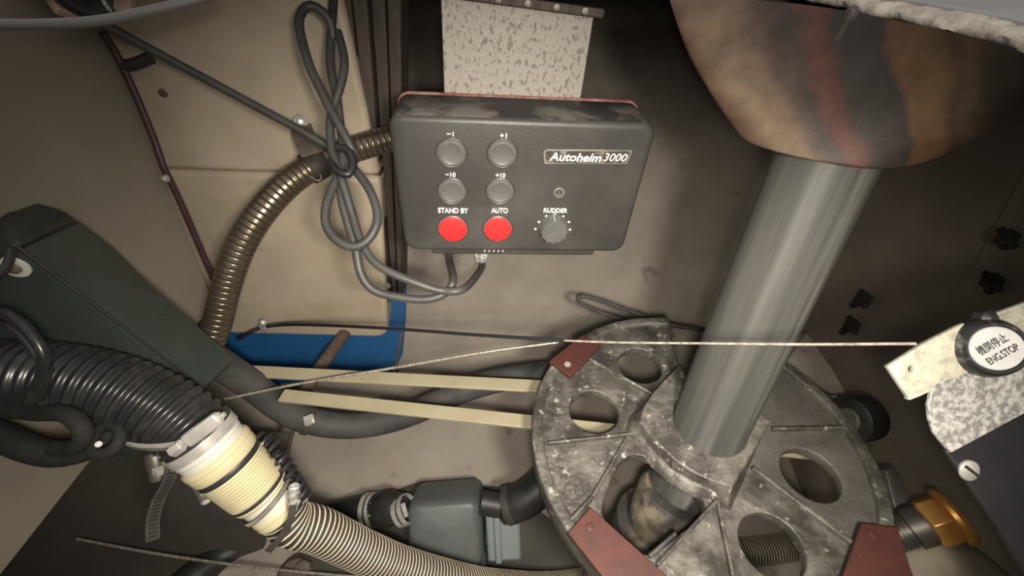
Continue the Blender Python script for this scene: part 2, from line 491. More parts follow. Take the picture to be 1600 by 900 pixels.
tube('sealant_bead', [onZ(x, y, -.030) for x, y in [(1362, -12), (1375, 2), (1388, 8), (1410, 4), (1436, -4)]], .0011, M['white'], de, seg=8, step=.002)
lathe('bolt_stub', P(1335, 12, .165), P(1311, 54, .175) - P(1335, 12, .165), [(0, .0016), (.002, .0026), (.004, .0026), (.0042, .0015), (.013, .0015)], M['gunmetal'], None, seg=10)
o = bpy.data.objects['bolt_stub']; tag(o, 'small dull bolt end poking down under the deck edge at upper right', 'bolt')

# cream locker panels with the dark wooden post beside them
YC = .42
cl = thing('locker_casing', 'cream glass fibre casing of two panels with rounded lower corner, behind the conduit', 'casing', (-.32, YC, -.48))
def casing(name, pts, y0, y1):
    fr = frame((0, y0, 0), (1, 0, 0), (0, 0, 1))      # normal points to -Y
    prism(name, fr, pts, -(y1 - y0), 0, M['cream'], cl, bevel=.006, bseg=3)
seam = [onY(230, 262, YC), onY(595, 277, YC)]
tr, br = onY(538, 20, YC), onY(603, 528, YC)
lo_l = onY(330, 512, YC)
cpts = [(seam[0].x - .06, seam[0].z - .0008), (lo_l.x - .09, lo_l.z + .01)]
cpts += [(lo_l.x, onY(400, 522, YC).z)]
bx, bz = onY(603, 505, YC).x, onY(560, 528, YC).z
cpts += [(bx - .022 + .022 * math.sin(t), bz + .022 - .022 * math.cos(t)) for t in [i * math.pi / 12 for i in range(7)]]
cpts += [(seam[1].x - .001, seam[1].z - .0008)]
casing('lower_panel', cpts, YC, YC + .034)
casing('upper_panel', [(seam[0].x - .10, -.033), (seam[0].x - .10, seam[0].z + .0008), (seam[1].x - .001, seam[1].z + .0008), (tr.x, -.033)], YC + .001, YC + .034)
lathe('drain_hole', onY(255, 145, YC - .001), (0, -1, 0), [(0, .004), (.002, .0035)], M['rust'], cl, seg=12)

post = thing('wooden_post', 'dark weathered wooden post beside the cream casing behind the looped cable', 'post', (-.2, .43, -.43))
fr = frame((0, .428, 0), (1, 0, 0), (0, 0, 1))
xb0, xb1 = onY(590, 460, .43), onY(628, 465, .43)
xt0, xt1 = onY(541, 60, .43), onY(640, 60, .43)
for k in range(4):
    f0, f1 = k / 4, (k + 1) / 4
    za = -.033; zb = onY(610, 472, .43).z
    e = .0009
    prism('board', fr, [(xb0.x + (xb1.x - xb0.x) * f0 + e, zb), (xb0.x + (xb1.x - xb0.x) * f1 - e, zb + .002 * k),
                        (xt0.x + (xt1.x - xt0.x) * f1 - e, za), (xt0.x + (xt1.x - xt0.x) * f0 + e, za)], -.045, .004 * (k % 2) - .003 * k, M['wood'], post, bevel=.0012)
lathe('screw', onY(606, 446, .424), (0, -1, 0), [(0, .004), (.003, .0035), (.0035, .001)], M['chrome'], post, seg=12)

def onB(px, py, e=0.0):                             # the board leans with the hull behind it
    r = ray(px, py); return r * ((.455 - e + .5625 * .42) / (r.y - .5625 * r.z))
bp_ = [onB(*p) for p in [(300, 480), (330, 520), (375, 604), (500, 596), (612, 586), (628, 555), (633, 500), (634, 440), (420, 440)]]
bn_ = (bp_[1] - bp_[0]).cross(bp_[-1] - bp_[0]).normalized(); bn_ = bn_ if bn_.dot(bp_[0]) > 0 else -bn_
nb_ = len(bp_)
o = mesh('blue_board', bp_ + [p + bn_ * .006 for p in bp_], [tuple(range(nb_)), tuple(range(nb_, 2 * nb_))[::-1]] + [(i, (i + 1) % nb_, nb_ + (i + 1) % nb_, nb_ + i) for i in range(nb_)], M['blue'], None, bevel=.0015)
tag(o, 'flat deep blue painted board behind and below the cream casing', 'board')
o = tube('rusty_stain_lip', [onB(x, y, .002) for x, y in [(627, 520), (623, 545), (618, 566), (621, 582)]], .0022, M['rust'], None, rf=lambda i, s: .0018 + .0016 * abs(mnoise.noise(V((s * 300, 0, 0)))), seg=8)
tag(o, 'flaking brown bead of glue along the right edge of the blue board', 'glue bead')
o = tube('brown_pipe', [P(546, 512, .63), P(529, 534, .60), P(490, 590, .55), P(455, 652, .52)], .0085, M['rust'], None)
tag(o, 'short rusty brown pipe slanting from the cream casing to the black hose', 'pipe')
o = tube('brown_pipe', [P(452, 660, .56), P(442, 700, .58), P(436, 760, .60), P(432, 800, .61)], .010, M['seacock'], None)
tag(o, 'dark brown pipe standing below the black hose beside the cream fitting', 'pipe')

# two cream battens running under the quadrant
for (x0, y0, x1, y1, z, lab) in [(385, 580, 846, 604, -.362, 'upper of the two cream battens crossing behind the quadrant, over the blue board'),
                                 (440, 618, 846, 661.5, -.366, 'lower of the two cream battens crossing behind the quadrant, over the black hose')]:
    A, B = onZ(x0, y0, z), onZ(x1, y1, z)
    d = (B - A).normalized(); C = B + d * .30
    fr = frame(A, d, V((0, 1, 0)))
    o = box('batten', fr, 0, (C - A).length, -.0072, .0072, -.0016, .0016, M['batten'], None, bevel=.0006)
    tag(o, lab, 'batten', 'cream battens under the quadrant')

# ------------------------------------------------------------------ control box on its bracket
yaw, rol = math.radians(3.49), math.radians(3.22)
RB = Matrix.Rotation(yaw, 4, 'Z') @ Matrix.Rotation(math.radians(-.07), 4, 'X') @ Matrix.Rotation(rol, 4, 'Y')
BM = Matrix.Translation((.0069, .2937, -.1578)) @ RB
BF = BM @ Matrix(((1, 0, 0, 0), (0, 0, -1, 0), (0, 1, 0, 0), (0, 0, 0, 1)))   # face frame: x right, y up, z out of the face
BFi = BF.inverted()
BW, BH, BD = .19, .1132, .048


def bface(px, py, z=0.0):
    o = BFi @ V((0, 0, 0)); d = (BFi.to_3x3() @ ray(px, py))
    t = (z - o.z) / d.z
    q = o + d * t; return q.x, q.y


cb = thing('control_box', 'black autopilot control box with two red buttons hanging under the spotted plate', 'control box', BF @ V((0, 0, -BD)))
def ring(inset, z, r): return [BF @ V((x, y, z)) for x, y in rrect(-BW / 2 + inset, BW / 2 - inset, -BH / 2 + inset, BH / 2 - inset, r)]
rings = [ring(.0015, -BD, .009), ring(.0, -BD + .002, .010), ring(.0, -.0042, .010), ring(.0006, -.0022, .0096), ring(.0022, -.0006, .0088), ring(.0045, 0, .0075)]
body = loft('body', rings, [M['abs'], M['abs_top']], cb, sharp=50)
for p in body.data.polygons:                      # dust has settled on the faces that look up
    c = BFi.to_3x3() @ p.normal
    if c.y > .8 and c.z < .4: p.material_index = 1
gk = [ring(-.0008, -BD - .0022, .0105), ring(-.0012, -BD - .0012, .011), ring(-.0008, -BD - .0002, .0105)]
loft('gasket', gk, M['gasket'], cb)

buttons = [(705.5, 239, .0102, 0), (785, 240, .0102, 0), (706.5, 299, .0102, 0), (781.5, 299, .0102, 0), (707.5, 357.5, .0116, 1), (777.5, 357.5, .0114, 1)]
for px, py, r, red in buttons:
    x, y = bface(px, py)
    A = BF @ V((x, y, -.0006)); d = BF.to_3x3() @ V((0, 0, 1))
    rim = lathe('button_rim', A, d, [(0, r + .0016), (.0012, r + .0013), (.0017, r + .0004), (.0013, r - .0002), (0, r - .0003)], M['abs' if red else 'abs'], cb, seg=40)
    if red:
        lathe('red_button', A, d, [(0, r), (.0022, r), (.0030, r * .94), (.0034, r * .8), (.0035, r * .3)], M['red'], cb, seg=40)['label'] = 'round red rubber button'
        lathe('button_ring', A, d, [(0, r + .0004), (.0016, r + .0004), (.0018, r + .0001), (.0016, r - .0002)], M['button_rim'], cb, seg=40)
    else:
        lathe('grey_button', A, d, [(0, r * .96), (.0015, r * .96), (.0022, r * .90), (.0024, r * .78), (.0020, r * .70), (.0020, r * .2)], M['button'], cb, seg=40)
        lathe('button_ring', A, d, [(0, r + .0006), (.0013, r + .0006), (.0016, r + .0002), (.0013, r - .0001)], M['button_rim'], cb, seg=40)


def btext(text, px, py, w_px, h_px, m='ink_white', par=None, z=.0004, **kw):
    x, y = bface(px, py)
    x0, _ = bface(px - w_px / 2, py); x1, _ = bface(px + w_px / 2, py)
    _, y0 = bface(px, py + h_px / 2); _, y1 = bface(px, py - h_px / 2)
    return lettering('lettering', BF @ Matrix.Translation((x, y, z)), text, x1 - x0, y1 - y0, M[m], par or cb, **kw)


btext('−1', 703.5, 209, 11, 7, fat=.02)
btext('+1', 786.5, 211.5, 11, 8, fat=.02)
btext('−10', 704, 272.5, 16, 7, fat=.02)
btext('+10', 782, 273.5, 15, 7, fat=.02)
btext('STAND BY', 708, 328.5, 47, 8, fat=.02)
btext('AUTO', 780.5, 328.5, 26, 8, fat=.02)
btext('RUDDER', 868, 328.5, 37, 7, fat=.02)
# name plate
c4 = [bface(*p) for p in ((850, 255.5), (979, 256), (988, 236), (984, 234), (853, 233), (849, 237))]
lp = prism('name_plate', BF, c4, -.0004, .0007, M['button_rim'], cb, bevel=.0003)
cin = [bface(*p) for p in ((852.5, 253.5), (977, 254), (984, 238), (982, 236), (855, 235.2), (852, 238))]
prism('plate_field', BF, cin, .0005, .00085, M['logo'], lp)
btext('Autohelm', 899, 244.8, 82, 13, par=lp, z=.0011, shear=.22, fat=.018)
btext('3000', 961, 245, 37, 12, par=lp, z=.0011, shear=.22)
# indicator lens
x, y = bface(873.5, 301); A = BF @ V((x, y, -.0003)); d = BF.to_3x3() @ V((0, 0, 1))
ind = lathe('indicator_ring', A, d, [(0, .0044), (.0009, .0042), (.0011, .0037), (.0006, .0032), (.0004, .003)], M['button_rim'], cb, seg=24)
lathe('lens', A, d, [(0, .0030), (.0010, .0027), (.0014, .0014)], M['logo'], ind, seg=20)
# rudder knob
x, y = bface(864.5, 354.5); A = BF @ V((x, y, -.0002))
kn = lathe('knob', A, d, [(0, .0122), (.001, .0122), (.002, .0114), (.008, .0110), (.0092, .0102), (.0094, .0085), (.0091, .003)], M['button'], cb, seg=40)
for k in range(24):
    t = 2 * math.pi * k / 24
    if k % 2: continue
    fr = BF @ Matrix.Translation((x, y, 0)) @ Matrix.Rotation(t, 4, 'Z')
    box('grip', fr, .0108, .0117, -.0006, .0006, .002, .0082, M['button'], kn)
fr = BF @ Matrix.Translation((x, y, 0)) @ Matrix.Rotation(math.radians(96), 4, 'Z')
box('pointer', fr, .0108, .0122, -.0004, .0004, .0015, .0080, M['label'], kn)
for px, py in ((836.5, 357.5), (842, 346.5), (853.5, 337.5), (867, 334.5), (880, 338), (889, 346.5), (890.5, 358.5)):
    x, y = bface(px, py); prism('dial_dot', BF, circ(x, y, .0010, 10), -.0001, .0004, M['ink_white'], cb)
# lower lip and the two cable glands
lip = loft('lower_lip', [[BF @ V((x, y, z)) for x, y in rrect(-.074, .071, -BH / 2 - .0075, -BH / 2 + .002, .003)] for z in (-.021, -.006)], M['abs'], cb, bevel=.001)
x0, y0 = bface(752, 408, -.013); G2 = BF @ V((x0, -BH / 2 - .007, -.013))
dn = BF.to_3x3() @ V((0, -1, 0))
lathe('gland', G2, dn, [(0, .0075), (.004, .0075), (.0045, .0068), (.0105, .0064), (.012, .0048), (.0125, .003)], M['zinc'], cb, seg=8, sharp=25)
x0, y0 = bface(702, 408, -.013); G1 = BF @ V((x0, -BH / 2 - .007, -.013))
lathe('grommet', G1, dn, [(0, .0055), (.003, .005), (.004, .0038)], M['rubber'], cb, seg=16)
for k in range(5):
    t = -.028 + .004 * k
    box('screw_mark', BF, t, t + .0014, -BH / 2 - .0045, -BH / 2 - .0015, -.0062, -.0056, M['zinc'], lip)

# bracket plate behind the box, reaching up to the deck
br = thing('bracket_plate', 'spotted galvanised steel plate carrying the control box from the deck', 'bracket', BF @ V((0, .09, -BD - .004)))
zt = -BD - .0028
pc4 = [bface(*p, zt) for p in ((694, 140), (909, 143), (928, 24), (689, -10))]
sl = (pc4[3][0] - pc4[0][0]) / (pc4[3][1] - pc4[0][1]); sr = (pc4[2][0] - pc4[1][0]) / (pc4[2][1] - pc4[1][1])
ytop = bface(800, 8, zt)[1]
prism('plate', BF, [(pc4[0][0] - sl * .02, pc4[0][1] - .02), (pc4[1][0] - sr * .02, pc4[1][1] - .02), (pc4[1][0] + sr * (ytop - pc4[1][1]), ytop), (pc4[0][0] + sl * (ytop - pc4[0][1]), ytop + .006)], zt - .003, zt, M['galv'], br, bevel=.0006)
box('top_strip', BF @ Matrix.Translation((0, ytop, 0)) @ Matrix.Rotation(math.radians(-3.5), 4, 'Z'), pc4[3][0] - .006, pc4[2][0] + .006, -.001, .0045, zt, zt + .005, M['wood'], br, bevel=.001)
for k in range(5):
    c = BF @ V((-.04 + .02 * k, ytop + .002 - .0012 * (k - 2), zt + .005)); lathe('screw', c, d, [(0, .0022), (.0008, .002), (.001, .001)], M['galv'], br, seg=10)

def align(o, d):
    # give the object a local z along d, so that its grain runs along it
    q = V((0, 0, 1)).rotation_difference(V(d)); o.data.transform(q.to_matrix().to_4x4().inverted()); o.rotation_euler = q.to_euler()


# ------------------------------------------------------------------ rudder stock, its housing and the quadrant
QX, QY, QZ = .1536, .1815, -.323
SD = V((.15, .30, 1)).normalized(); SB = V((QX + .006, QY, QZ + .020)); SR = .028      # the stock is raked
st = lathe('rudder_stock', SB - SD * .07, SD, [(0, SR), (.07, SR), (.30, SR)], M['steel'], None, seg=64); align(st, SD)
o = lathe('stock_gland', SB - SD * .30, SD, [(0, .060), (.05, .054), (.12, .050), (.16, .046), (.175, .044), (.18, .036), (.215, .034), (.222, .030)], M['gland'], None, seg=40)
tag(o, 'stained gland seen through the large quadrant opening, under the rudder stock', 'gland')
tag(st, 'thick grey metal rudder stock standing up through the quadrant into the housing', 'rudder stock')

bot = [(1146, 212, .262), (1170, 226, .252), (1205, 236, .243), (1245, 246, .233), (1290, 256, .226), (1340, 264, .220), (1385, 267, .217), (1425, 262, .218), (1460, 253, .223), (1490, 238, .233),
       (1512, 205, .252), (1500, 180, .272), (1440, 172, .292), (1350, 172, .300), (1250, 178, .300), (1180, 195, .285)]
topz = -.034
B3 = [P(*p) for p in bot]
cen = V((QX + .02, QY + .03, topz))
T3 = []
tp = [(1030, -8), (1080, -6), (1150, 0), (1220, 6), (1290, 12), (1350, 24), (1420, 40), (1490, 54), (1560, 70), (1640, 100)]
for (x, y) in tp: T3.append(onZ(x, y - 2, topz))
T3 += [V((.33, .20, topz)), V((.33, .27, topz)), V((.28, .32, topz)), V((.22, .34, topz)), V((.15, .34, topz)), V((.11, .33, topz))]
nr = 8; rings = []
for j in range(nr + 1):
    t = j / nr
    rg = []
    for p, q in zip(T3, B3):
        w = p.lerp(q, t)
        out = V((w.x - .195, w.y - .25, 0)).normalized()
        w = w + out * (.007 * math.sin(math.pi * t)) + V((0, 0, mnoise.noise(w * 40) * .0012))
        rg.append(w)
    rings.append(rg)
def stock_at(z): return SB + SD * ((z - SB.z) / SD.z)
inner = []
for p in B3:
    c = stock_at(p.z + .004); e = V((p.x - c.x, p.y - c.y, 0)).normalized(); inner.append(c + e * (SR * 1.06))
rings.append([p.lerp(q, .12) + V((0, 0, -.0006)) for p, q in zip(B3, inner)])
rings.append(inner)
hs = loft('stock_housing', rings, M['housing'], None, caps=False, uv=True, sharp=50)
tag(hs, 'rust stained brown glass fibre cone round the top of the rudder stock', 'housing')
hs.modifiers.new('smooth', 'SUBSURF').levels = 2; hs.modifiers['smooth'].render_levels = 2


def Q(px, py, dz=0.0):
    p = onZ(px, py, QZ + dz); return (p.x - QX, p.y - QY)


def C1(x, y, dz=0.0): return Q(800 + x / 2.142, 480 + y / 2.142, dz)


QF = frame((QX, QY, QZ), (1, 0, 0), (0, 1, 0))
qd = thing('steering_quadrant', 'round cast alloy steering quadrant clamped about the rudder stock', 'quadrant', (QX, QY, QZ))
R = .137
ga = math.atan2(*reversed(Q(1055, 545))); gb = math.radians(52)
outer = circ(0, 0, R - .003, 120, ga, gb + 2 * math.pi, closed=False) + circ(0, 0, .040, 10, gb, ga, closed=False)
a7 = math.atan2(*reversed(C1(1130, 790))) + 2 * math.pi
k7 = C1(800, 540); ak = math.atan2(k7[1], k7[0]) + 2 * math.pi
outer = circ(0, 0, R - .003, 100, ga, a7, closed=False) + [k7] + circ(0, 0, .040, 16, ak - .02, ga, closed=False)
outer2 = circ(0, 0, R - .003, 50, a7 + .004, gb + 2 * math.pi, closed=False) + circ(0, 0, .040, 8, gb + 2 * math.pi, ak + .02, closed=False)
holes = []
for x, y in ((428, 193), (274, 348), (1000, 557), (870, 797)): holes.append(Q(800 + x / 2.142, 480 + y / 2.142))
E_px = [(410, 492), (450, 502), (520, 535), (585, 568), (622, 612), (645, 660), (632, 702), (560, 762), (500, 808), (450, 827), (400, 802), (330, 730), (302, 690), (310, 640), (338, 565), (368, 510)]
Eh = [C1(*p) for p in E_px]
Es = [(p.x, p.y) for p in spline([V((x, y, 0)) for x, y in Eh + [Eh[0]]], .003)][:-1]
loops = [outer, Es] + [circ(x, y, .0215, 40) for i, (x, y) in enumerate(holes) if i != 2]
plate('web', QF, loops, -.010, 0, M['alloy'], qd, bevel=.0012, sharp=50)
plate('rear_web', QF, [outer2, circ(*holes[2], .0215, 40)], -.0105, -.0008, M['alloy_dark'], qd, bevel=.0012, sharp=50)['label'] = 'darker rear casting'
rim_o = circ(0, 0, R, 140, ga, gb + 2 * math.pi, closed=False)
rim_i = circ(0, 0, R - .0095, 140, gb + 2 * math.pi, ga, closed=False)
plate('rim', QF, [rim_o + rim_i], -.020, .0035, M['alloy'], qd, bevel=.0016, sharp=50)


def rib(a, b, w=.0030, h=.0042, mm='alloy'):
    a, b = V((*a, 0)), V((*b, 0)); dd = (b - a)
    fr = QF @ frame(a, dd, V((-dd.y, dd.x, 0)))
    L = dd.length
    prism('rib', fr, [(0, -w * .5), (L, -w * .5), (L, w * .5), (0, w * .5)], -.002, h, M[mm], qd, bevel=.0009)


for pa, pb in [((258, 178), (468, 297)), ((553, 205), (468, 297)), ((118, 460), (410, 428)), ((385, 440), (268, 640)), ((268, 640), (196, 716)),
               ((686, 648), (482, 868)), ((682, 648), (735, 905)), ((800, 540), (1130, 792)), ((868, 412), (1112, 408)), ((525, 72), (562, 200)), ((545, 762), (455, 838))]:
    rib(C1(*pa), C1(*pb), w=.0036 if pa == (800, 540) else .0026)
# clamp hub: the front half collar with its flat joint flanges, the rear half behind the stock
zh = .020
def H(x, y): return C1(x, y, zh)
front = [H(560, 190), H(468, 290), H(440, 330), H(430, 372), H(470, 420), H(510, 465), H(560, 510), H(620, 545), H(690, 575), H(738, 606), H(868, 382), H(830, 355)]
def arc_between(p, q, r, n=18):
    a0, a1 = math.atan2(p[1], p[0]), math.atan2(q[1], q[0])
    while a1 > a0: a1 -= 2 * math.pi
    return [(r * math.cos(a0 + (a1 - a0) * i / n), r * math.sin(a0 + (a1 - a0) * i / n)) for i in range(n + 1)]
ha = [(x + .006, y + .0) for x, y in arc_between((front[-1][0] - .006, front[-1][1]), (front[0][0] - .006, front[0][1]), SR * 1.01)]
hb = front + ha
n = len(hb)
hub_rings = []
for z, k in ((-.003, 1.22), (.004, 1.12), (.012, 1.03), (.0185, 1.0), (.0205, .97)):
    rg = []
    for i, (x, y) in enumerate(hb):
        onin = i >= len(front); flange = i in (0, len(front) - 1, len(front) - 2, 1)
        kk = 1.0 if onin or flange else k
        rg.append(QF @ V((x * kk, y * kk, z - (0 if onin or not (3 <= i <= 8) else .006 * (1 if z > .01 else 0)))))
    hub_rings.append(rg)
loft('clamp_hub', hub_rings, M['alloy'], qd, sharp=40, bevel=.001)
aa = math.atan2(front[0][1], front[0][0]); bb2 = math.atan2(front[-1][1], front[-1][0])
rear = [(.006 + .029 * math.cos(t), .029 * math.sin(t)) for t in [bb2 + .12 + (aa - bb2 - .24) * i / 16 for i in range(17)]]
rear += [(.006 + .044 * math.cos(t), .044 * math.sin(t)) for t in [aa - .12 + (bb2 - aa + .24) * i / 12 for i in range(13)]]
prism('rear_clamp', QF, rear, -.003, .017, M['alloy_dark'], qd, bevel=.0015)
for (x, y, s, zz) in ((452, 345, .0036, .016), (441, 378, .0036, .014), (716, 572, .0042, .016)):
    c = QF @ V((*C1(x, y, zz), zz - .004)); hexnut('bolt', c, (0, 0, 1), s, .006, M['alloy_dark'], qd)
for lx, ly in ((545, 520), (700, 545)):
    c = QF @ V((*C1(lx, ly, .016), .010)); hexnut('bolt', c, (0, 0, 1), .003, .005, M['alloy'], qd)
# red friction pads
pads = [([(125, 180), (195, 232), (300, 125), (236, 92)], (186, 190)), ([(262, 668), (186, 756), (430, 1060), (520, 900)], (262, 735)), ([(1168, 722), (1105, 905), (1080, 1010), (1390, 1010), (1335, 880), (1290, 735)], (1210, 760))]
for pp, bp in pads:
    o = prism('red_pad', QF, [C1(x, y, .007) for x, y in pp], .002, .0075, M['red_pad'], qd, bevel=.0008)
    o['label'] = 'rust red fibre pad'
    c = QF @ V((*C1(*bp, .008), .0072)); lathe('rivet', c, (0, 0, 1), [(0, .0034), (.001, .003), (.0015, .0012)], M['chrome' if bp[0] == 186 else 'red_pad'], o, seg=14)
# cast letters along the rim, reading upwards
def qtext(txt, a, b, h):
    a, b = V((*C1(*a), .0)), V((*C1(*b), .0)); dd = b - a
    fr = QF @ frame((a + b) / 2 + V((0, 0, .0003)), dd, V((-dd.y, dd.x, 0)))
    lettering('cast_letter', fr, txt, dd.length * (.6 if len(txt) == 1 else 1), h, M['alloy'], qd, fat=.02, depth=.0011)
lt = [(212, 632), (193, 606), (178, 580), (168, 556), (161, 528), (157, 498)]
for k, ch in enumerate('DRIVE'):
    a, b = V(lt[k]), V(lt[k + 1]); qtext(ch, a, a.lerp(b, .95), .0058)
for k in range(3):                                   # worn, unreadable strokes higher up
    yy = 372 - 34 * k
    rib(C1(140, yy), C1(158, yy - 1), w=.0012, h=.001); rib(C1(141, yy), C1(141, yy - 14), w=.0012, h=.001)
    rib(C1(152 + 4 * k, yy - 96), C1(170 + 4 * k, yy - 100), w=.0012, h=.001)

# ------------------------------------------------------------------ hoses and cables on the left
def px(lst, r=None): return [P(*p) for p in lst]


hb = ringed('corrugated_hose', px([(-120, 596, .262), (-50, 590, .264), (0, 586, .266), (60, 588, .268), (120, 596, .271), (180, 610, .275), (240, 634, .280), (285, 660, .284), (312, 682, .287)]),
            .0238, .0026, .0062, M['hose_black'], None, div=8, seg=44)
tag(hb, 'fat glossy black corrugated hose coming in from the left edge', 'hose')

A = P(303, 674, .286); B = P(432, 793, .316)
ax = (B - A).normalized(); LN = (B - A).length
ft = thing('hose_fitting', 'ivory plastic threaded hose fitting between the black and cream corrugated hoses', 'fitting', A)
def seg(name, t0, t1, prof, m, **kw): return lathe(name, A + ax * (t0 * LN), ax, [(t * (t1 - t0) * LN, r * .82) for t, r in prof], M[m], ft, seg=56, **kw)
seg('inner_sleeve', -.02, 1.0, [(0, .020), (1, .016)], 'rib_gap')
seg('cuff', -.02, .10, [(0, .0268), (.1, .0274), (.9, .0274), (1, .0268)], 'hose_black')['label'] = 'black rubber cuff end'
seg('white_collar', .08, .24, [(0, .0262), (.1, .0272), (.55, .0272), (.6, .0266), (1, .0268)], 'white')
seg('flange', .22, .375, [(0, .0270), (.12, .0288), (.35, .0290), (.4, .0278), (.5, .0278), (.55, .0284), (.9, .0282), (1, .0270)], 'ivory')
seg('sealing_ring', .362, .432, [(0, .0262), (.2, .0272), (.8, .0272), (1, .0262)], 'rubber')
th = []
for k in range(11):
    t = k / 11
    r = .0270 - .0020 * t
    th += [(t, r), (t + .045, r), (t + .058, r - .0017), (t + .078, r - .0017)]
th.append((1, .0248))
seg('threaded_body', .425, .735, th, 'ivory', sharp=20)
seg('sealing_ring', .73, .775, [(0, .0236), (.2, .0246), (.8, .0246), (1, .0236)], 'rubber')
seg('end_flange', .77, .81, [(0, .0240), (.3, .0244), (1, .0232)], 'ivory')
seg('neck', .80, .97, [(0, .0216), (.45, .0213), (.5, .0206), (1, .0206)], 'white')
seg('end_ring', .94, 1.07, [(0, .0208), (.15, .0222), (.4, .0222), (.45, .0214), (.6, .0214), (.65, .0220), (.9, .0218), (1, .020)], 'ivory')
seg('end_seal', 1.06, 1.12, [(0, .0196), (.2, .0204), (.8, .0204), (1, .0196)], 'rubber')
C = A + ax * LN * 1.10
hc = ringed('corrugated_hose', [C - ax * .004, C + ax * .012, P(498, 828, .335), P(558, 857, .357), P(623, 884, .382), P(700, 905, .412), P(770, 917, .445), P(880, 918, .485), P(1000, 890, .52), P(1110, 868, .535), P(1200, 860, .545), P(1300, 842, .56)],
            .0170, .0015, .0039, [M['rib_cream'], M['rib_gap']], None, div=6, seg=36, gap=.26)
tag(hc, 'cream ribbed hose running from the ivory fitting down under the quadrant', 'hose')

# worm-drive hose clamps round the fitting
def band(name, c, axis, r, w, th, m, parent, a0=0, a1=360, uref=None, n=64):
    axis = axis.normalized(); u = (uref - axis * uref.dot(axis)).normalized() if uref else axis.orthogonal().normalized(); v = axis.cross(u)
    vs = []; fs = []
    for i in range(n + 1):
        t = math.radians(a0 + (a1 - a0) * i / n); e = u * math.cos(t) + v * math.sin(t)
        for (rr, s) in ((r, -w / 2), (r + th, -w / 2), (r + th, w / 2), (r, w / 2)): vs.append(c + e * rr + axis * s)
    for i in range(n):
        for k in range(4): fs.append((i * 4 + k, i * 4 + (k + 1) % 4, (i + 1) * 4 + (k + 1) % 4, (i + 1) * 4 + k))
    fs += [(0, 1, 2, 3), (n * 4, n * 4 + 1, n * 4 + 2, n * 4 + 3)]
    return mesh(name, vs, fs, m, parent, sharp=40)


def strap(name, pts, w, th, m, parent, side=None):
    q = spline(pts, .003); vs = []; fs = []
    for i, p in enumerate(q):
        t = (q[min(i + 1, len(q) - 1)] - q[max(i - 1, 0)]).normalized()
        s = (side - t * side.dot(t)).normalized(); nn = t.cross(s)
        for a, b in ((-1, -1), (1, -1), (1, 1), (-1, 1)): vs.append(p + s * (a * w / 2) + nn * (b * th / 2))
    for i in range(len(q) - 1):
        for k in range(4): fs.append((i * 4 + k, i * 4 + (k + 1) % 4, (i + 1) * 4 + (k + 1) % 4, (i + 1) * 4 + k))
    n = len(q) - 1; fs += [(0, 1, 2, 3), (n * 4, n * 4 + 1, n * 4 + 2, n * 4 + 3)]
    return mesh(name, vs, fs, m, parent, sharp=40), q


toCam = -(A + ax * .1 * LN).normalized()
hc1 = thing('hose_clamp', 'bright steel hose clamp with screw housing where the black hose meets the ivory fitting', 'hose clamp', A + ax * .1 * LN, 'steel hose clamps')
band('band', A + ax * .085 * LN, ax, .0227, .007, .0008, M['chrome'], hc1, 0, 360, toCam)
c0 = P(316, 672, .2615); dsc = (P(345, 652, .2635) - P(287, 694, .2595)).normalized()
fr = frame(c0, dsc, ax.cross(dsc).cross(dsc) * -1)
fr = frame(c0, dsc, ax)
box('screw_housing', fr, -.012, .012, -.0046, .0046, -.002, .0042, M['chrome'], hc1, bevel=.0016)
lathe('screw_barrel', c0 - dsc * .013 + fr.to_3x3() @ V((0, 0, .0022)), dsc, [(0, .0026), (.001, .0034), (.025, .0034), (.026, .002)], M['chrome'], hc1, seg=18)
hexnut('screw_head', c0 - dsc * .021, dsc, .0042, .0075, M['chrome'], hc1)
lathe('screw_tip', c0 + dsc * .013, dsc, [(0, .0018), (.003, .0016)], M['chrome'], hc1, seg=10)
sd = ax
tl, tq = strap('strap_tail', [P(298, 688, .260), P(270, 696, .260), P(235, 699, .260), (P(205, 696, .261)), P(184, 689, .263)], .0050, .0007, M['chrome'], hc1, sd)
for k in range(0, len(tq) - 1):
    t = (tq[k + 1] - tq[k]).normalized(); s = (sd - t * sd.dot(t)).normalized()
    for e in (0, .5):
        fr = frame(tq[k].lerp(tq[k + 1], e) , t, s)
        box('slot', fr, -.00035, .00035, .0004, .0020, -.0007, .0007, M['ink_black'], tl)

hc2 = thing('hose_clamp', 'narrow slotted steel hose clamp round the white neck of the ivory fitting', 'hose clamp', A + ax * .88 * LN, 'steel hose clamps')
sk = (ax + V((.10, .05, .08))).normalized()
b2 = band('band', A + ax * .875 * LN, sk, .0190, .0036, .0007, M['gunmetal'], hc2, 0, 360, toCam)
u0 = (toCam - sk * toCam.dot(sk)).normalized(); v0 = sk.cross(u0)
for k in range(46):
    t = math.radians(-78 + 156 * k / 45); e = u0 * math.cos(t) + v0 * math.sin(t)
    c = A + ax * .875 * LN + e * .0197
    fr = frame(c, sk, sk.cross(e))
    box('tooth', fr, -.0014, .0014, -.0003, .0003, -.0003, .0003, M['wire'], b2)
c2 = P(455, 782, .288); d2 = (P(458, 792, .29) - P(461, 758, .285)).normalized()
lathe('screw_barrel', P(460, 758, .287), d2, [(0, .0026), (.001, .0036), (.013, .0036), (.014, .0028), (.017, .0034), (.021, .0034), (.022, .002)], M['zinc'], hc2, seg=14)
strap('strap_tail', [P(458, 790, .288), P(453, 815, .29), P(440, 838, .293), P(418, 862, .297)], .0046, .0007, M['gunmetal'], hc2, sd)
c3 = P(304, 752, .292)
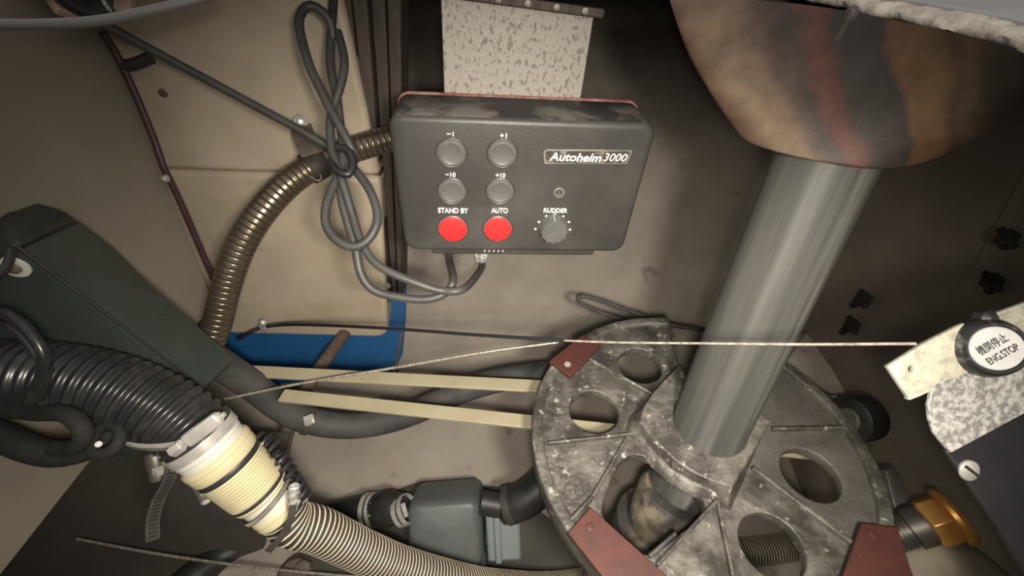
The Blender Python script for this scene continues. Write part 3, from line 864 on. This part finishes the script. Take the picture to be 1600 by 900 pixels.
lathe('screw_barrel', c3, P(322, 784, .297) - c3, [(0, .0030), (.0015, .004), (.009, .004), (.0095, .003), (.012, .0038), (.016, .0036), (.0165, .002)], M['gunmetal'], hc2, seg=14)
lathe('screw_head', P(320, 779, .2955), P(322, 784, .297) - c3, [(0, .0036), (.003, .0034), (.0034, .0012)], M['chrome'], hc2, seg=6, sharp=20)

hc3 = thing('hose_clamp', 'steel hose clamp with a long slotted tail hanging below the ivory fitting', 'hose clamp', P(250, 730, .285), 'steel hose clamps')
c3 = P(240, 705, .283)
lathe('screw_barrel', c3, P(247, 742, .285) - c3, [(0, .0042), (.002, .0056), (.012, .0056), (.0125, .0044), (.015, .0052), (.02, .005), (.0205, .003)], M['gunmetal'], hc3, seg=16)
lathe('screw_head', P(248, 730, .281), P(250, 742, .2835) - P(248, 730, .281), [(0, .0038), (.005, .0036), (.0055, .0014)], M['chrome'], hc3, seg=6, sharp=20)
tl, tq = strap('strap_tail', [P(258, 708, .272), P(268, 730, .274), P(263, 752, .276), P(248, 780, .278), P(239, 812, .28), P(239, 844, .282)], .0075, .0007, M['gunmetal'], hc3, V((.7, .7, -.2)))
for k in range(1, len(tq) - 1):
    t = (tq[k + 1] - tq[k]).normalized(); s0 = V((.7, .7, -.2)); s = (s0 - t * s0.dot(t)).normalized()
    fr = frame(tq[k], t, s); box('slot', fr, -.0009, .0009, -.0022, .0024, -.00055, .00055, M['ink_black'], tl)

# wound black cord behind the fitting
pth = spline(px([(404, 688, .318), (425, 702, .316), (440, 724, .316), (456, 752, .318), (472, 778, .325)]), .0008)
cw = []
for i, p in enumerate(pth):
    t = (pth[min(i + 1, len(pth) - 1)] - pth[max(i - 1, 0)]).normalized(); u = t.orthogonal().normalized(); w = t.cross(u)
    a = i * .0008 / .0062 * 2 * math.pi
    for s in (0,): cw.append(p + (u * math.cos(a) + w * math.sin(a)) * .0062)
o = tube('coiled_cord', spline(cw, .0009), .0017, M['cable_black'], None, raw=True, seg=8)
tag(o, 'black cord wound in small coils along the far side of the ivory fitting', 'cord')

# dark green black machine case
mc = thing('machine_case', 'dark green black slanted case with domed end behind the corrugated hose', 'case', P(200, 600, .33))
a0, b0, c0_ = P(117, 343, .285), P(30, 388, .235), P(-160, 560, .262)
a1, b1, c1_ = P(368, 560, .37), P(318, 606, .335), P(205, 720, .362)
back = V((-.045, .05, -.05))
ringA = [a0, b0, c0_, c0_ + V((-.05, .06, -.05)), a0 + V((-.012, .02, -.035))]
ringB = [a1, b1, c1_, c1_ + V((-.04, .05, -.05)), a1 + V((-.03, .02, -.035))]
loft('case_body', [ringA, [p.lerp(q, .5) for p, q in zip(ringA, ringB)], ringB], M['green'], mc, sharp=25, bevel=.003, bseg=3)
tube('edge_seam', [b0.lerp(b1, t) * .997 for t in (-.01, .3, .6, .95)], .0013, M['rubber'], mc, seg=8)
up = (a0 - a1).normalized()
cpr = [[p + up * .0006 for p in ringA]]
cen = sum(ringA, V()) / 5
apex = [P(88, 324, .288), P(10, 352, .246), P(-160, 480, .24), P(-160, 400, .30), P(60, 316, .30)]
cpr.append([p.lerp(q, .55) + up * .002 for p, q in zip(ringA, apex)])
cpr.append(apex)
cpr.append([p.lerp(sum(apex, V()) / 5, .35) + up * .004 for p in apex])
loft('domed_end', cpr, M['cap'], mc, sharp=60, bevel=.003, bseg=2)
sc = thing('tmpx', None, None, (0, 0, 0)); bpy.data.objects.remove(sc)
nrm = (b1 - b0).cross(c0_ - b0).normalized(); nrm = nrm if nrm.dot(b0) < 0 else -nrm
pl = b0; rr = ray(25, 417); tt = pl.dot(nrm) / rr.dot(nrm); c = rr * tt
wsh = lathe('washer', c - nrm * .001, nrm, [(0, .0072), (.0022, .0068), (.0026, .005), (.0022, .003)], M['white'], mc, seg=20)
lathe('screw', c, nrm, [(0, .0035), (.003, .0032), (.0036, .0015)], M['seacock'], wsh, seg=12)

o = tube('black_hose', px([(330, 560, .395), (365, 582, .42), (400, 606, .44), (432, 632, .46), (470, 653, .475), (520, 664, .49), (570, 664, .50), (625, 652, .505), (680, 630, .505), (730, 608, .505), (790, 592, .51), (880, 580, .52)]), .0148, M['rubber_dust'], None, seg=20)
tag(o, 'matt black rubber hose curving from the green case beneath the cream battens', 'hose')
hk = thing('hose_clip', 'small bright clip on the black rubber hose below the battens', 'clip', P(482, 656, .455))
cc = P(482, 658, .478); band('band', cc, P(500, 661, .483) - P(465, 651, .474), .0151, .007, .0006, M['gunmetal'], hk)
fr = frame(P(483, 656, .454), P(493, 652, .455) - P(474, 659, .453), ray(0, -2000)); box('buckle', fr, -.0055, .0055, -.0055, .0055, -.001, .002, M['chrome'], hk, bevel=.001)

# black loops at lower left
o = tube('rubber_hose', px([(-60, 655, .262), (0, 680, .262), (45, 700, .262), (85, 708, .263), (120, 704, .265), (155, 690, .268), (180, 672, .272)]), .0085, M['soot'], None, seg=16)
tag(o, 'dull black rubber hose sagging along the lower left under the corrugated hose', 'hose')
o = tube('bent_tube', px([(10, 640, .254), (60, 645, .252), (100, 646, .247), (126, 664, .247), (130, 685, .249), (112, 700, .252), (85, 700, .255)]), .0050, M['soot'], None, seg=16)
tag(o, 'glossy black bent tube hooked below the corrugated hose at lower left', 'tube')
ec = thing('lug', 'dark ring lug on a pale screw beside the hooked black tube', 'lug', P(163, 690, .255))
cc = P(166, 686, .258); nn = -cc.normalized()
cr = [cc + (frame(cc, (1, 0, 0), nn.cross(V((1, 0, 0)))).to_3x3() @ V((math.cos(t) * .0085, math.sin(t) * .0085, 0))) for t in [2 * math.pi * i / 28 for i in range(28)]]
tube('eye', cr, .0038, M['soot'], ec, raw=True, closed=True, seg=12)
lathe('screw', P(154, 694, .253), nn, [(0, .0020), (.002, .0018), (.0025, .001)], M['white'], ec, seg=12)
for k, pts in enumerate([[(-30, 484, .228), (8, 490, .226), (40, 512, .226), (64, 545, .228), (69, 570, .230), (60, 600, .232), (48, 628, .236)],
                         [(-30, 496, .230), (5, 505, .228), (34, 524, .228), (58, 556, .230), (74, 575, .232), (70, 598, .233), (60, 625, .236)]]):
    o = tube('glossy_cable', px(pts), .0029 - .0006 * k, M['hose_black'], None, seg=12)
    tag(o, ['thicker of the two glossy black cables looped over the corrugated hose', 'thinner of the two glossy black cables looped over the corrugated hose'][k], 'cable')
o = tube('lanyard', px([(-20, 440, .215), (2, 428, .216), (14, 408, .22), (18, 392, .224)]), .0021, M['cable_black'], None, seg=10)
tag(o, 'short black cord crossing the screw on the green case at the left edge', 'cord')

# bronze conduit with its clip
o = ringed('flexible_conduit', px([(318, 560, .40), (338, 510, .395), (352, 455, .388), (372, 395, .382), (402, 342, .382), (445, 292, .388), (490, 260, .398), (535, 240, .402), (590, 222, .402), (660, 205, .402), (740, 190, .408)]),
           .0124, .0006, .0056, [M['bronze'], M['bronze_dark']], None, div=12, seg=28, gap=.06, power=12)
tag(o, 'bronze coloured ribbed metal conduit bending down beside the cream casing', 'conduit')
pc = thing('pipe_clip', 'dark pipe clip with bright screw ring holding the bronze conduit', 'clip', P(482, 215, .40))
cc = P(492, 259, .398); band('band', cc, P(535, 240, .412) - P(455, 284, .39), .0128, .016, .0018, M['bronze_dark'], pc)
strap('strap_leg', [P(470, 198, .405), P(478, 220, .395), P(488, 240, .385)], .020, .002, M['seacock'], pc, V((1, .2, 0)))
lathe('screw_ring', P(470, 190, .405), ray(470, 190) * -1, [(0, .0068), (.003, .0068), (.004, .0055), (.0025, .004), (.002, .0015)], M['chrome'], pc, seg=20)
tube('split_pin', px([(484, 275, .378), (495, 282, .376), (502, 279, .376), (500, 273, .377)]), .0006, M['wire'], pc, seg=6, step=.002)

# grey cables
R7 = .0034
o = tube('straight_cable', px([(150, 30, .315), (200, 58, .318), (300, 112, .326), (400, 166, .334), (470, 204, .342), (525, 236, .352)]), .0034, M['cable'], None, seg=12)
tag(o, 'straight grey cable slanting across the cream casing to the tied loop', 'cable')
lp_ = thing('cable_bundle', 'grey cable folded in loops left of the control box and plugged into its underside', 'cable', P(535, 250, .33))
tube('upper_loop', px([(521, 60, .335), (516, 34, .33), (500, 15, .325), (483, 9, .322), (471, 20, .32), (468, 44, .318), (482, 98, .315), (500, 138, .314), (519, 176, .314), (540, 214, .316), (552, 240, .32), (546, 262, .325)]), R7, M['cable'], lp_, seg=12)
tube('long_strand', px([(524, -40, .34), (520, 20, .338), (516, 83, .334), (519, 120, .332), (526, 150, .33), (531, 190, .328), (536, 230, .326), (533, 275, .324), (534, 311, .322), (544, 350, .322), (556, 390, .322), (563, 425, .324), (578, 449, .326), (605, 461, .328), (660, 468, .33), (694, 459, .332), (708, 438, .335)]) + [G1 + dn * .012, G1 + dn * .002], R7, M['cable'], lp_, seg=12)
tube('crossing_strand', px([(528, 50, .333), (536, 80, .329), (538, 105, .327), (532, 135, .326), (522, 165, .326), (516, 195, .324), (519, 235, .32), (528, 262, .317), (540, 300, .318), (552, 340, .32), (562, 372, .318), (580, 404, .316), (605, 423, .315), (650, 442, .317), (690, 454, .322), (725, 451, .327)]) + [G2 + dn * .022, G2 + dn * .010], R7 * .95, M['cable'], lp_, seg=12)
tube('lower_loop', px([(540, 250, .325), (560, 272, .322), (579, 300, .318), (590, 335, .315), (585, 360, .313), (570, 379, .312), (550, 386, .311), (526, 375, .311), (510, 352, .312), (509, 325, .314), (518, 298, .318), (530, 270, .322), (536, 248, .325)]), R7, M['cable'], lp_, seg=12)
tube('tie_strand', px([(516, 250, .318), (528, 268, .312), (545, 272, .312), (552, 255, .315), (545, 236, .316), (526, 230, .316)]), R7 * .9, M['cable_black'], lp_, seg=12)

o = tube('thick_cable', px([(-60, 34, .200), (0, 38, .200), (70, 38, .203), (150, 33, .207), (220, 20, .212), (290, 4, .218), (360, -16, .225)]), .0024, M['cable_pale'], None, seg=14)
tag(o, 'pale grey cable sweeping across the upper left corner', 'cable')
o = tube('maroon_cable', [onX(x, y, -.336) for x, y in [(160, 50), (178, 78), (200, 122), (222, 172), (242, 222), (256, 262), (280, 312), (308, 376), (336, 442)]], .0030, M['maroon'], None, seg=10)
tag(o, 'maroon cable clipped along the far edge of the left bulkhead', 'cable')
o = lathe('cable_clip', onX(257, 279, -.336), (1, -.4, .2), [(0, .0035), (.003, .0035), (.004, .002)], M['zinc'], None, seg=10)
tag(o, 'tiny pale clip on the maroon cable halfway down the left bulkhead', 'clip')
o = tube('rubber_stub', px([(190, 104, .36), (210, 100, .36), (236, 90, .36)]), .0048, M['rubber'], None, seg=12)
tag(o, 'short black rubber stub beside the maroon cable at upper left', 'rubber stub')
# fixture at the top left
fx = thing('vent_fitting', 'dark round fitting on pinkish boards cut off at the top left', 'fitting', P(125, -8, .30))
cc = P(130, -18, .30); nn = -cc.normalized()
lathe('round_body', cc - nn * .01, nn, [(0, .020), (.012, .019), (.016, .015), (.014, .009), (.010, .003)], M['rubber'], fx, seg=28)
fr = frame(P(90, 0, .30), P(108, 24, .30) - P(72, -24, .30), ray(90, -900)); box('pale_board', fr, -.03, .0125, -.006, .006, -.004, .002, M['pink'], fx, bevel=.001)
fr = frame(P(193, 0, .30), (0, -SP, -CP), (1, 0, 0)); box('pale_board', fr, -.03, .008, -.006, .006, -.004, .002, M['pink'], fx, bevel=.001)
tube('bright_wire', px([(158, -6, .292), (166, 8, .29), (172, 16, .29)]), .0014, M['zinc'], fx, seg=8)

# ------------------------------------------------------------------ control wires
def braid(name, pts, r, m, lab):
    q = spline(pts, .0012)
    def rf(i, s): return r * (1 + .14 * math.sin(i * 2.1))
    o = tube(name, q, r, m, None, raw=True, seg=8, rf=rf, sharp=70); tag(o, lab, 'wire'); return o


s1 = lambda x: 1 / (1 / .58 + (x - 410) * (1 / .195 - 1 / .58) / 1020)
sw = thing('stop_cable', 'long engine stop cable from cream casing to bright lever, sheathed at its left half', 'cable', P(410, 512, .57))
tube('sheath', [P(372, 530, .58), P(392, 519, .575), P(412, 511, s1(412)), P(450, 507, s1(450)), P(520, 508.5, s1(520)), P(620, 514, s1(620)), P(740, 523, s1(740)), P(882, 532, s1(882))], .0021, M['cable_black'], sw, seg=10, rf=lambda i, s: .0026 - .0028 * min(s, .4))
tube('bright_wire', [P(870, 531.5, s1(870)), P(960, 535, s1(960)), P(1100, 536.5, s1(1100)), P(1250, 538, s1(1250)), P(1432, 537, s1(1432))], .00078, M['wire'], sw, seg=8)
lathe('cable_clip', P(411, 504, .565), ray(411, 504) * -1, [(0, .0045), (.002, .0042), (.003, .002)], M['chrome'], sw, seg=12)
fr = frame(P(411, 512, .563), (1, 0, 0), (0, 0, 1)); box('clip_saddle', fr, -.004, .004, -.006, .004, -.002, .002, M['zinc'], sw, bevel=.0008)
braid('braided_wire', [P(350, 624, .42), P(460, 601, .42), P(620, 574, .42), P(760, 550, .418), P(872, 535, .42)], .0014, M['wire'], 'thin braided steel wire slanting from the ivory fitting up to the quadrant pad')
braid('braided_wire', [P(120, 842, .50), P(250, 866, .50), P(380, 884, .50), P(530, 899, .50), P(640, 905, .50)], .0016, M['wire'], 'thin braided steel wire low down under the cream ribbed hose')
o = tube('slack_cable_or_shadow', px([(1110, 516, .545), (1050, 508, .545), (990, 488, .545), (940, 470, .55), (910, 463, .555), (903, 470, .555), (920, 480, .55), (960, 496, .54), (1000, 506, .53), (1040, 516, .52)]), .0029, M['rubber_dust'], None, seg=10)
tag(o, 'dark slack cable looped on the hull just behind the quadrant top', 'cable')
o = tube('slack_cable_or_shadow', px([(262, 752, .56), (290, 775, .565), (310, 805, .57), (319, 840, .57), (318, 872, .57)]), .004, M['rubber_dust'], None, seg=10)  # tube in the shape of a shadow arc, no cable lies here
tag(o, 'dark solid arc standing for a shadow across the floor at lower left', 'cable')

# ------------------------------------------------------------------ pump under the quadrant
pm = thing('bilge_pump', 'blue grey plastic pump with black hoses on the locker floor left of the quadrant', 'pump', P(700, 870, .53))
fr = frame(P(698, 822, .51), (1, .06, .02), (-.05, .72, .70))
rg = [[fr @ V((x * k, y * k, z)) for x, y in rrect(-.046, .044, -.046, .036, .012)] for z, k in ((-.05, 1.0), (.0, 1.0), (.010, .97), (.016, .90), (.018, .8))]
loft('pump_cover', rg, M['pump'], pm, sharp=50)
box('front_ledge', fr, -.042, .046, -.062, -.044, -.05, .004, M['pump'], pm, bevel=.005, bseg=3)
fr2 = frame(P(785, 832, .51), (1, .06, .02), (-.05, .72, .70))
box('mounting_foot', fr2, -.020, .022, -.036, .026, -.03, -.002, M['pump_base'], pm, bevel=.004)
box('mounting_rib', fr2, -.010, -.002, -.034, .02, -.004, .006, M['pump_base'], pm, bevel=.002)
o = tube('pump_hose', px([(380, 812, .60), (450, 812, .575), (520, 806, .55), (580, 796, .53), (606, 793, .52)]), .0185, M['rubber'], None, seg=22)
tag(o, 'black rubber hose reaching the pump from the left behind the cream ribbed hose', 'hose')
lathe('elbow', P(592, 795, .52), P(640, 792, .505) - P(592, 795, .52), [(0, .017), (.006, .0195), (.018, .0205), (.03, .017), (.036, .014)], M['rubber'], pm, seg=24)
for (x, y, s, rr, t0) in ((580, 796, .53, .0190, (60, -4)), (632, 797, .505, .0165, (50, -22))):
    h = thing('hose_clamp', 'bright hose clamp on the black hose %s' % ('left of the pump elbow' if x == 580 else 'against the pump cover'), 'hose clamp', P(x, y, s - .018), 'pump hose clamps')
    dd = (P(x + t0[0], y + t0[1], s - .01) - P(x, y, s)).normalized()
    for k in (-1, 1): band('band', P(x, y, s) + dd * (.0042 * k), dd, rr, .0055, .001, M['chrome'], h)
    cz = P(x, y, s) - P(x, y, s).normalized() * (rr + .001)
    lathe('screw_barrel', cz - dd.cross(cz).normalized() * .008, dd.cross(cz), [(0, .002), (.001, .003), (.015, .003), (.016, .002)], M['chrome'], h, seg=10)
o = tube('outlet_hose', px([(752, 785, .50), (790, 790, .50), (822, 780, .495), (850, 755, .50), (872, 722, .51), (890, 690, .52)]), .0195, M['rubber'], None, seg=22, rf=lambda i, s: .014 if s < .024 else .0205)
tag(o, 'stout black hose leaving the pump toward the quadrant rim', 'hose')
h = thing('hose_clamp', 'dark hose clamp on the stout hose right of the pump', 'hose clamp', P(795, 790, .48), 'pump hose clamps')
band('band', P(797, 789, .499), P(822, 780, .495) - P(785, 791, .50), .0206, .009, .001, M['gunmetal'], h)
for k in range(6):
    t = math.radians(100 + 30 * k)
sk_ = thing('seacock', 'brown stained seacock body at the bottom edge under the braided wire', 'seacock', P(480, 900, .52))
lathe('body', P(478, 905, .55), (0, -.2, 1), [(0, .03), (.01, .032), (.022, .03), (.03, .022), (.04, .02), (.043, .012)], M['seacock'], sk_, seg=24)
lathe('spindle', P(478, 890, .52), (0, -.2, 1), [(0, .010), (.012, .009), (.014, .004)], M['seacock'], sk_, seg=16)
o = tube('floor_hose', px([(250, 960, .50), (300, 905, .53), (350, 868, .56), (410, 838, .585), (430, 820, .60)]), .020, M['rubber'], None, seg=18)
tag(o, 'black hose on the dark floor below the ivory fitting', 'hose')

# ------------------------------------------------------------------ right side: knee, rubber foot, brass nut, bolts
fr = frame((0, 0, 0), (1, 0, 0), (0, 1, 0))
kp = [P(1205, 600, .50), P(1262, 520, .52), P(1300, 575, .50), P(1342, 648, .475), P(1300, 690, .46)]
dth = V((.004, .012, -.012))
o = mesh('hull_knee', kp + [p + dth for p in kp], [(0, 1, 2, 3, 4), (9, 8, 7, 6, 5)] + [(i, (i + 1) % 5, 5 + (i + 1) % 5, 5 + i) for i in range(5)], M['hull'], None, bevel=.001)
tag(o, 'pale tapered hull knee behind the quadrant to the right of the rudder stock', 'knee')
o = tube('control_rod', [P(1190, 588, .44), P(1235, 590, .43), P(1280, 615, .415), P(1318, 645, .40)], .0048, M['rubber_dust'], None, seg=12)
tag(o, 'dark rod lying along the quadrant rim right of the rudder stock', 'rod')
bf = thing('rubber_stop', 'fat black rubber stop with a metal face at the right rim of the quadrant', 'stop', P(1335, 652, .37))
A0, A1 = P(1326, 655, .372), P(1368, 650, .378)
lathe('rubber', A0, A1 - A0, [(0, .0165), (.002, .0195), (.012, .0205), (.014, .0198), (.020, .0198), (.024, .017), (.025, .010)], M['rubber'], bf, seg=32)
lathe('metal_face', A0 - (A1 - A0).normalized() * .002, A1 - A0, [(0, .009), (.0025, .0105)], M['alloy_dark'], bf, seg=28)
gb_ = thing('rim_gusset', 'small grey cast gusset at the right rim above the brass nut', 'gusset', P(1405, 790, .36))
gp = [P(1384, 735, .37), P(1398, 728, .372), P(1434, 796, .36), P(1405, 815, .352)]
dth = V((.0, .01, -.02))
mesh('web', gp + [p + dth for p in gp], [(0, 1, 2, 3), (7, 6, 5, 4)] + [(i, (i + 1) % 4, 4 + (i + 1) % 4, 4 + i) for i in range(4)], M['alloy_dark'], gb_, bevel=.001)

un = thing('pipe_union', 'brass hexagon nut screwed on a dark threaded coupling at lower right', 'pipe union', P(1440, 830, .345))
A0, A1 = P(1392, 836, .345), P(1490, 806, .330); d0 = (A1 - A0).normalized()
cp = [(0, .0125)]
for k in range(4): cp += [(.002 + k * .003, .0135), (.0035 + k * .003, .0135), (.004 + k * .003, .0122), (.0048 + k * .003, .0122)]
cp += [(.0145, .0150), (.026, .0150), (.028, .013)]
lathe('threaded_coupling', A0, d0, cp, M['gunmetal'], un, seg=32)
lathe('hex_nut', A0 + d0 * .026, d0, [(0, .0150), (.002, .0185), (.014, .0185), (.0165, .016)], M['brass'], un, seg=6, sharp=20, bevel=.0008)
lathe('flange', A0 + d0 * .0415, d0, [(0, .0185), (.001, .0208), (.004, .0212), (.007, .0195), (.0075, .010)], M['brass'], un, seg=36)
o = tube('beige_hose', px([(1400, 930, .33), (1432, 890, .335), (1468, 872, .34), (1510, 884, .345), (1560, 925, .35)]), .0165, M['beige_hose'], None, seg=20)
tag(o, 'pale beige lagged hose bending below the brass nut at the bottom edge', 'hose')

def bolt(px0, py0, px1, py1, x, lab, sc=1.0):
    t = thing('hull_bolt_or_shadow', lab, 'bolt', onX(px0, py0, x), 'dark bolts on the right hull side')
    a = onX(px0, py0, x); b = onX(px1, py1, x) + V((-.010, 0, 0)); d = b - a
    lathe('shank', a, d, [(0, .0045 * sc), (d.length * .75, .0045 * sc), (d.length, .004 * sc)], M['rubber'], t, seg=10)
    e = d.normalized(); w = e.cross(V((1, 0, 0))).normalized()
    hexnut('nut', b - e * .004, e, .0095 * sc, .008, M['rubber'], t)
    fr = frame(b, w, e); box('wing', fr, -.013 * sc, .013 * sc, -.003 * sc, .004 * sc, -.0025, .0025, M['rubber'], t, bevel=.0015)


bolt(1570, 385, 1592, 372, .418, 'dark winged bolt near the right edge, upper of the pair', .8)
bolt(1545, 455, 1568, 440, .418, 'dark winged bolt just above the engine stop knob, lower of the pair', .8)
bolt(1332, 477, 1362, 467, .424, 'solid bolt-shaped cast shadow right of the rudder stock, upper of the far pair', .9)  # far pair is added: solid shapes for the shadows of the bolts above
bolt(1316, 519, 1344, 508, .424, 'solid bolt-shaped cast shadow right of the rudder stock, just above the bright wire', .9)

# ------------------------------------------------------------------ engine stop control
es = thing('engine_stop_control', 'bright zinc engine stop control with round labelled knob at the right edge', 'engine control', P(1540, 620, .215))
CF = Matrix(((1, 0, 0, 0), (0, SP, -CP, 0), (0, CP, SP, 0), (0, 0, 0, 1)))        # x right, y up the panel, z towards the hatch
SE = .20


def E2(x, y, s=SE): return ((x - 800) * s / FPX, (450 - y) * s / FPX)


def eprism(name, pts, s0, s1, m, par, bevel=.0005, holes=(), **kw):
    if holes: return plate(name, CF, [[E2(x, y, s0) for x, y in pts]] + [[E2(x, y, s0) for x, y in h] for h in holes], -s1, -s0, M[m], par, bevel=bevel, **kw)
    return prism(name, CF, [E2(x, y, s0) for x, y in pts], -s1, -s0, M[m], par, bevel=bevel, **kw)


eprism('arm', [(1387, 573), (1445, 536), (1500, 508), (1560, 488), (1850, 384), (1865, 458), (1560, 566), (1466, 600), (1440, 614), (1420, 622)], .196, .1985, 'zinc_pale', es, holes=[[(1424 + 4.2 * math.cos(t), 577 + 5.5 * math.sin(t)) for t in [2 * math.pi * i / 14 for i in range(14)]]])
eprism('arm_lip', [(1420, 622), (1440, 614), (1461, 603), (1462, 608), (1440, 619), (1421, 626)], .196, .199, 'zinc_pale', es)
arc = [(1500, 552), (1480, 572), (1464, 594), (1455, 614), (1451, 634), (1453, 655), (1460, 676), (1470, 690), (1487, 708)]
eprism('back_plate', arc + [(1600, 647), (1850, 517), (1850, 440), (1560, 530)], .2005, .2025, 'zinc', es)
pn = eprism('control_console', [(1478, 706), (1600, 643), (2000, 435), (2000, 1150), (1652, 975), (1560, 824)], .212, .2155, 'panel_black', None, bevel=.001)
tag(pn, 'black panel at the lower right edge below the bright zinc plate', 'panel')
c = V((*E2(1513, 734.5, .212), -.212)); n3 = CF.to_3x3() @ V((0, 0, 1))
ss = lathe('slotted_screw', CF @ c, n3, [(0, .0053), (.0008, .0052), (.0016, .0040), (.002, .0015)], M['chrome'], None, seg=24)
tag(ss, 'round slotted screw head on the corner of the black panel', 'screw')
fr = CF @ Matrix.Translation(c) @ Matrix.Rotation(math.radians(-38), 4, 'Z'); box('slot', fr, -.0042, .0042, -.0007, .0007, .0012, .0023, M['ink_black'], ss)
# knob, tipped a little towards the hatch
ka = P(1531, 541, .1985)
n3 = CF.to_3x3() @ V((0, 0, 1))
kd = (n3 * .62 - ka.normalized() * .38).normalized(); KL = .0112
ku = CF.to_3x3() @ V((1, 0, 0)); ku = (ku - kd * ku.dot(kd)).normalized(); KF = frame(ka, ku, kd.cross(ku))
kb = lathe('knob', ka, kd, [(0, .0128), (.002, .0140), (KL - .006, .0140), (KL - .0025, .0128), (KL - .0008, .0112), (KL - .0008, .0104), (KL - .0018, .0101)], M['knob_black'], es, seg=48)
lathe('label_disc', ka + kd * (KL - .0022), kd, [(0, .0100), (.0012, .0099), (.0016, .0094)], M['label'], kb, seg=44)['label'] = 'white label disc'
lf = KF @ Matrix.Translation((0, 0, KL - .0004)) @ Matrix.Rotation(math.radians(36), 4, 'Z')
lettering('lettering', lf @ Matrix.Translation((-.0006, .0027, 0)), '機関停止', .0125, .0042, M['ink_black'], kb, fat=-.003, depth=.0002)
lettering('lettering', lf @ Matrix.Translation((-.0002, -.0029, 0)), 'ENG.STOP', .0130, .0031, M['ink_black'], kb, fat=.002, depth=.0002)
lathe('knob_boss', CF @ V((*E2(1532, 497, .197), -.197)), n3, [(0, .0042), (.004, .004), (.006, .002)], M['rubber'], es, seg=12)
